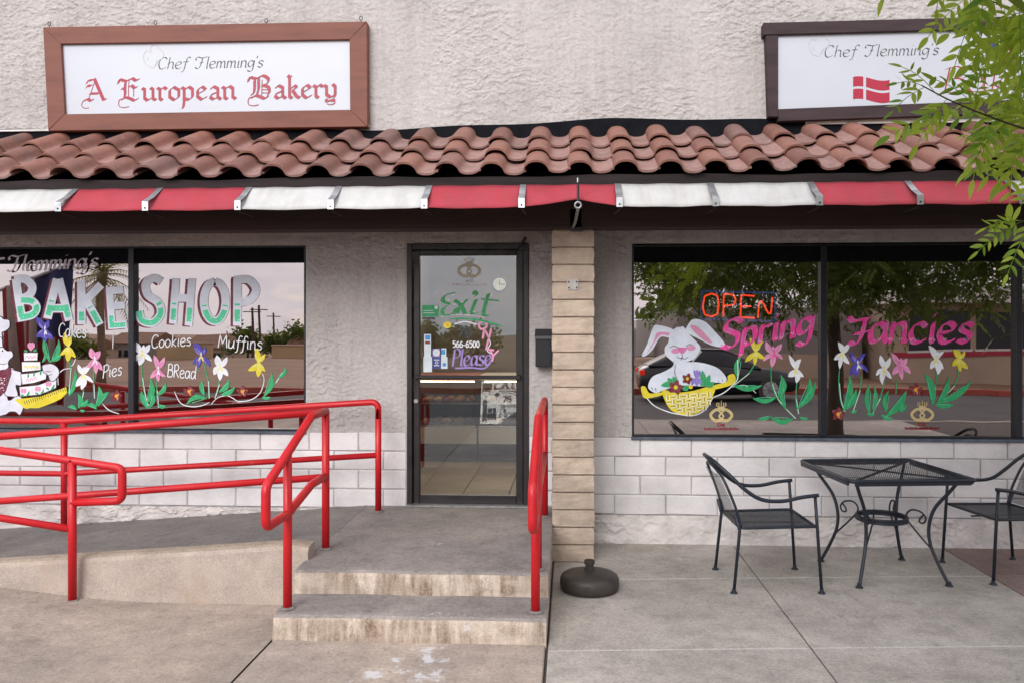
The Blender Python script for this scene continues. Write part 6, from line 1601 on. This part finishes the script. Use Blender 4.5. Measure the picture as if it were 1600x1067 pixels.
# far houses and walls beyond the dirt lot, mirrored in the left window
for (px0, px1, L_, h, wm, rh, nm, lb) in ((285, 352, 84, 2.6, tanw, 1.5, 'house', 'tan house with brown roof beyond the lot, mirrored left of the poles'), (452, 500, 72, 3.0, tanw, 1.9, 'house', 'tan gabled house mirrored at the right edge of the left window'), (20, 130, 90, 2.4, tanw, 1.2, 'house', 'long tan house mirrored behind the flag'), (170, 232, 100, 3.0, greyw, 1.3, 'house', 'grey house far beyond the palm, mirrored between the lettering')):
    a_, b2 = mirror(px0, 500, L_).x, mirror(px1, 500, L_).x
    far_building(nm, lb, a_, b2, -L_, 8, h, wm, [(a_ + (b2 - a_) * t, a_ + (b2 - a_) * t + 1.1, 1.0, 2.0) for t in (.15, .42, .7)], None, roofb, None if rh else .25, rh, gz=-3.05)
for (px0, px1, L_, h, lb) in ((245, 331, 43.0, .92, 'low ochre yard wall at the end of the lot, mirrored below the word for biscuits'), (425, 520, 43.5, .75, 'low tan yard wall mirrored at the right edge of the left window')):
    a_, b2 = mirror(px0, 500, L_).x, mirror(px1, 500, L_).x
    w_ = tag(empty('yard_wall', ((a_ + b2) / 2, -L_, -.16)), lb, 'wall'); g = G(); g.box(-(b2 - a_) / 2, -.1, 0, (b2 - a_) / 2, .1, h); g.build('wall_body', yelw, w_); g = G(); g.box(-(b2 - a_) / 2 - .05, -.16, h + .001, (b2 - a_) / 2 + .05, .16, h + .09); g.build('coping', tanw, w_, bevel=.02)
for px, L_, h in ((393, 72, 7.2), (403.5, 69, 7.4), (428, 88, 7.0)):
    q = mirror(px, 520, L_); U = tag(empty('utility_pole', (q.x, -L_, -3.05)), {393: 'leftmost wooden utility pole mirrored right of the letter P', 403.5: 'thick utility pole with crossarm mirrored right of the letter P', 428: 'thin far utility pole mirrored near the right edge of the left window'}[px], 'pole', 'utility poles beyond the lot')
    g = G(); g.tube([(0, 0, 0), (0, 0, h * .95)], [.16, .11], 8); g.build('shaft', MT['bark'], U)
    g = G(); g.box(-.9, -.05, h * .88, .9, .05, h * .88 + .1); g.build('crossarm', MT['bark'], U)
def bush_tree(px, L_, h, r_, label, n=700, trunk=True):
    q = mirror(px, 520, L_); T_ = tag(empty('distant_tree', (q.x, -L_, -3.05 if L_ > 62 else -.16)), label, 'tree', 'trees beyond the lot'); rr = random.Random(int(px))
    if trunk:
        g_ = G(); g_.tube([(0, 0, 0), (.1, 0, h * .6)], [.18, .08], 7); g_.build('trunk', MT['bark'], T_)
    vs__, fs__ = [], []
    lobes = [Vector((rr.gauss(0, r_ * .5), rr.gauss(0, r_ * .5), h * .62 + rr.gauss(0, r_ * .3))) for _ in range(9)]
    for k in range(n):
        c_ = rr.choice(lobes) + Vector((rr.gauss(0, r_ * .27), rr.gauss(0, r_ * .27), rr.gauss(0, r_ * .22)))
        a_ = Vector((rr.gauss(0, 1), rr.gauss(0, 1), rr.gauss(0, 1))).normalized() * r_ * .13; b2 = a_.orthogonal().normalized() * r_ * .09; b0 = len(vs__)
        vs__ += [tuple(c_ - a_), tuple(c_ + b2), tuple(c_ + a_), tuple(c_ - b2)]; fs__.append((b0, b0 + 1, b0 + 2, b0 + 3))
    g_ = G(); g_.add(vs__, fs__); tag(g_.build('crown', MT['leaf_dull'], T_, fix=False), kind='stuff')
bush_tree(455, 74, 6.6, 1.7, 'open-crowned tree beyond the lot, mirrored at the right of the left window')
bush_tree(437, 76, 5.2, 1.9, 'broad dark bush mirrored right of the utility poles', 900)
bush_tree(385, 78, 5.0, 1.9, 'broad dark bush mirrored left of the utility poles', 900)
bush_tree(1045, 40, 4.2, 2.2, 'broad tree behind the white van, mirrored above the rabbit', 900)
bush_tree(118, 76, 4.8, 1.8, 'rounded bush mirrored left of the palm trunk', 800)
bush_tree(668, 30, 2.3, .95, 'olive bush over the street, mirrored at the left of the door glass', 900)
bush_tree(740, 31, 2.4, 1.0, 'olive bush over the street, mirrored in the middle of the door glass', 900)
# palm
q = mirror(157, 600, 18.5); PL = tag(empty('palm_tree', (q.x, -18.5, -.16)), 'palm tree over the street, mirrored between K and E of the left window', 'palm tree')
ph_ = 3.65
g = G(); g.tube([(0, 0, 0), (.02, 0, .5), (-.03, 0, 1.5), (.0, 0, 2.8), (.02, 0, ph_)], [.20, .13, .115, .12, .16], 12); g.build('trunk', MT['palm_bark'], PL, smooth=True)
rr = random.Random(4)
for k in range(26):
    a_ = k * 2.39996; el = 1.15 - 1.9 * (k / 26); L_ = rr.uniform(1.5, 1.95); pts = []; p = Vector((.02, 0, ph_ - .1 + .2 * math.sin(el))); d = Vector((math.cos(a_) * math.cos(el), math.sin(a_) * math.cos(el), math.sin(el)))
    for i in range(9): pts.append(p.copy()); p = p + d * L_ / 8; d = (d - Vector((0, 0, .17))).normalized()
    g = G(); g.tube(pts, [.02 * (1 - .8 * i / 8) for i in range(9)], 5); vs_, fs_ = [], []
    for i in range(1, 9):
        dd = (pts[i] - pts[i - 1]).normalized(); sd = dd.cross(Vector((0, 0, 1))).normalized()
        for s_ in (-1, 1):
            for m_ in (0, .5):
                b0 = pts[i - 1].lerp(pts[i], m_); ln = .42 * math.sin(math.pi * (.15 + .8 * i / 9)); tip = b0 + (sd * s_ + dd * .7 - Vector((0, 0, .45))).normalized() * ln
                b_i = len(vs_); vs_ += [tuple(b0 - dd * .025), tuple(b0 + dd * .025), tuple(tip)]; fs_.append((b_i, b_i + 1, b_i + 2))
    g.add(vs_, fs_); g.build('frond', MT['frond'], PL, fix=False)
# flag on a slanted pole standing off to the left, seen only in the glass
q0 = mirror(20, 470, 2.6)
FL = tag(empty('flag', (q0.x - .9, -2.6, 0)), 'large red white and blue flag hanging from a slanted pole, mirrored at the far left', 'flag')
qa, qb = mirror(-60, 470, 2.6) - FL.location, mirror(112, 408, 2.6) - FL.location
g = G(); g.tube([qa + Vector((-.35, 0, -.15)), qb], .022, 8); g.build('pole', MT['alu'], FL)
g = G(); g.tube([(qa.x - .3, 0, 0), (qa.x - .3, 0, qa.z)], .04, 8); g.lathe([(.2, 0), (.2, .05), (.06, .09)], (qa.x - .3, 0, 0), 16); g.build('stand', MT['galv'], FL)
def flag_pt(u, v):
    top = qa.lerp(qb, .32 + .66 * u); bot = mirror(8 + 92 * u, 634, 2.6) - FL.location
    pnt = top.lerp(Vector((bot.x, bot.y, bot.z)), v); pnt.y += .07 * math.sin(u * 19 + v * 1.5) * (.3 + v); return pnt
cloth = [M('flag_red_cloth', (.26, .02, .03), .8, .1, 3), M('flag_white_cloth', (.42, .36, .32), .8, .1, 3), M('flag_blue_cloth', (.03, .04, .12), .8, .1, 3)]
g = G(); nu, nv = 52, 12
for i in range(nu):
    for j in range(nv):
        u0, u1, v0, v1 = i / nu, (i + 1) / nu, j / nv, (j + 1) / nv
        mi = 2 if (u0 >= .46 and v0 < .45) else int(u0 * 13) % 2
        g.add([flag_pt(u0, v1), flag_pt(u1, v1), flag_pt(u1, v0), flag_pt(u0, v0)], [(0, 1, 2, 3)], mi)
g.build('cloth', cloth, FL, smooth=True, fix=False)
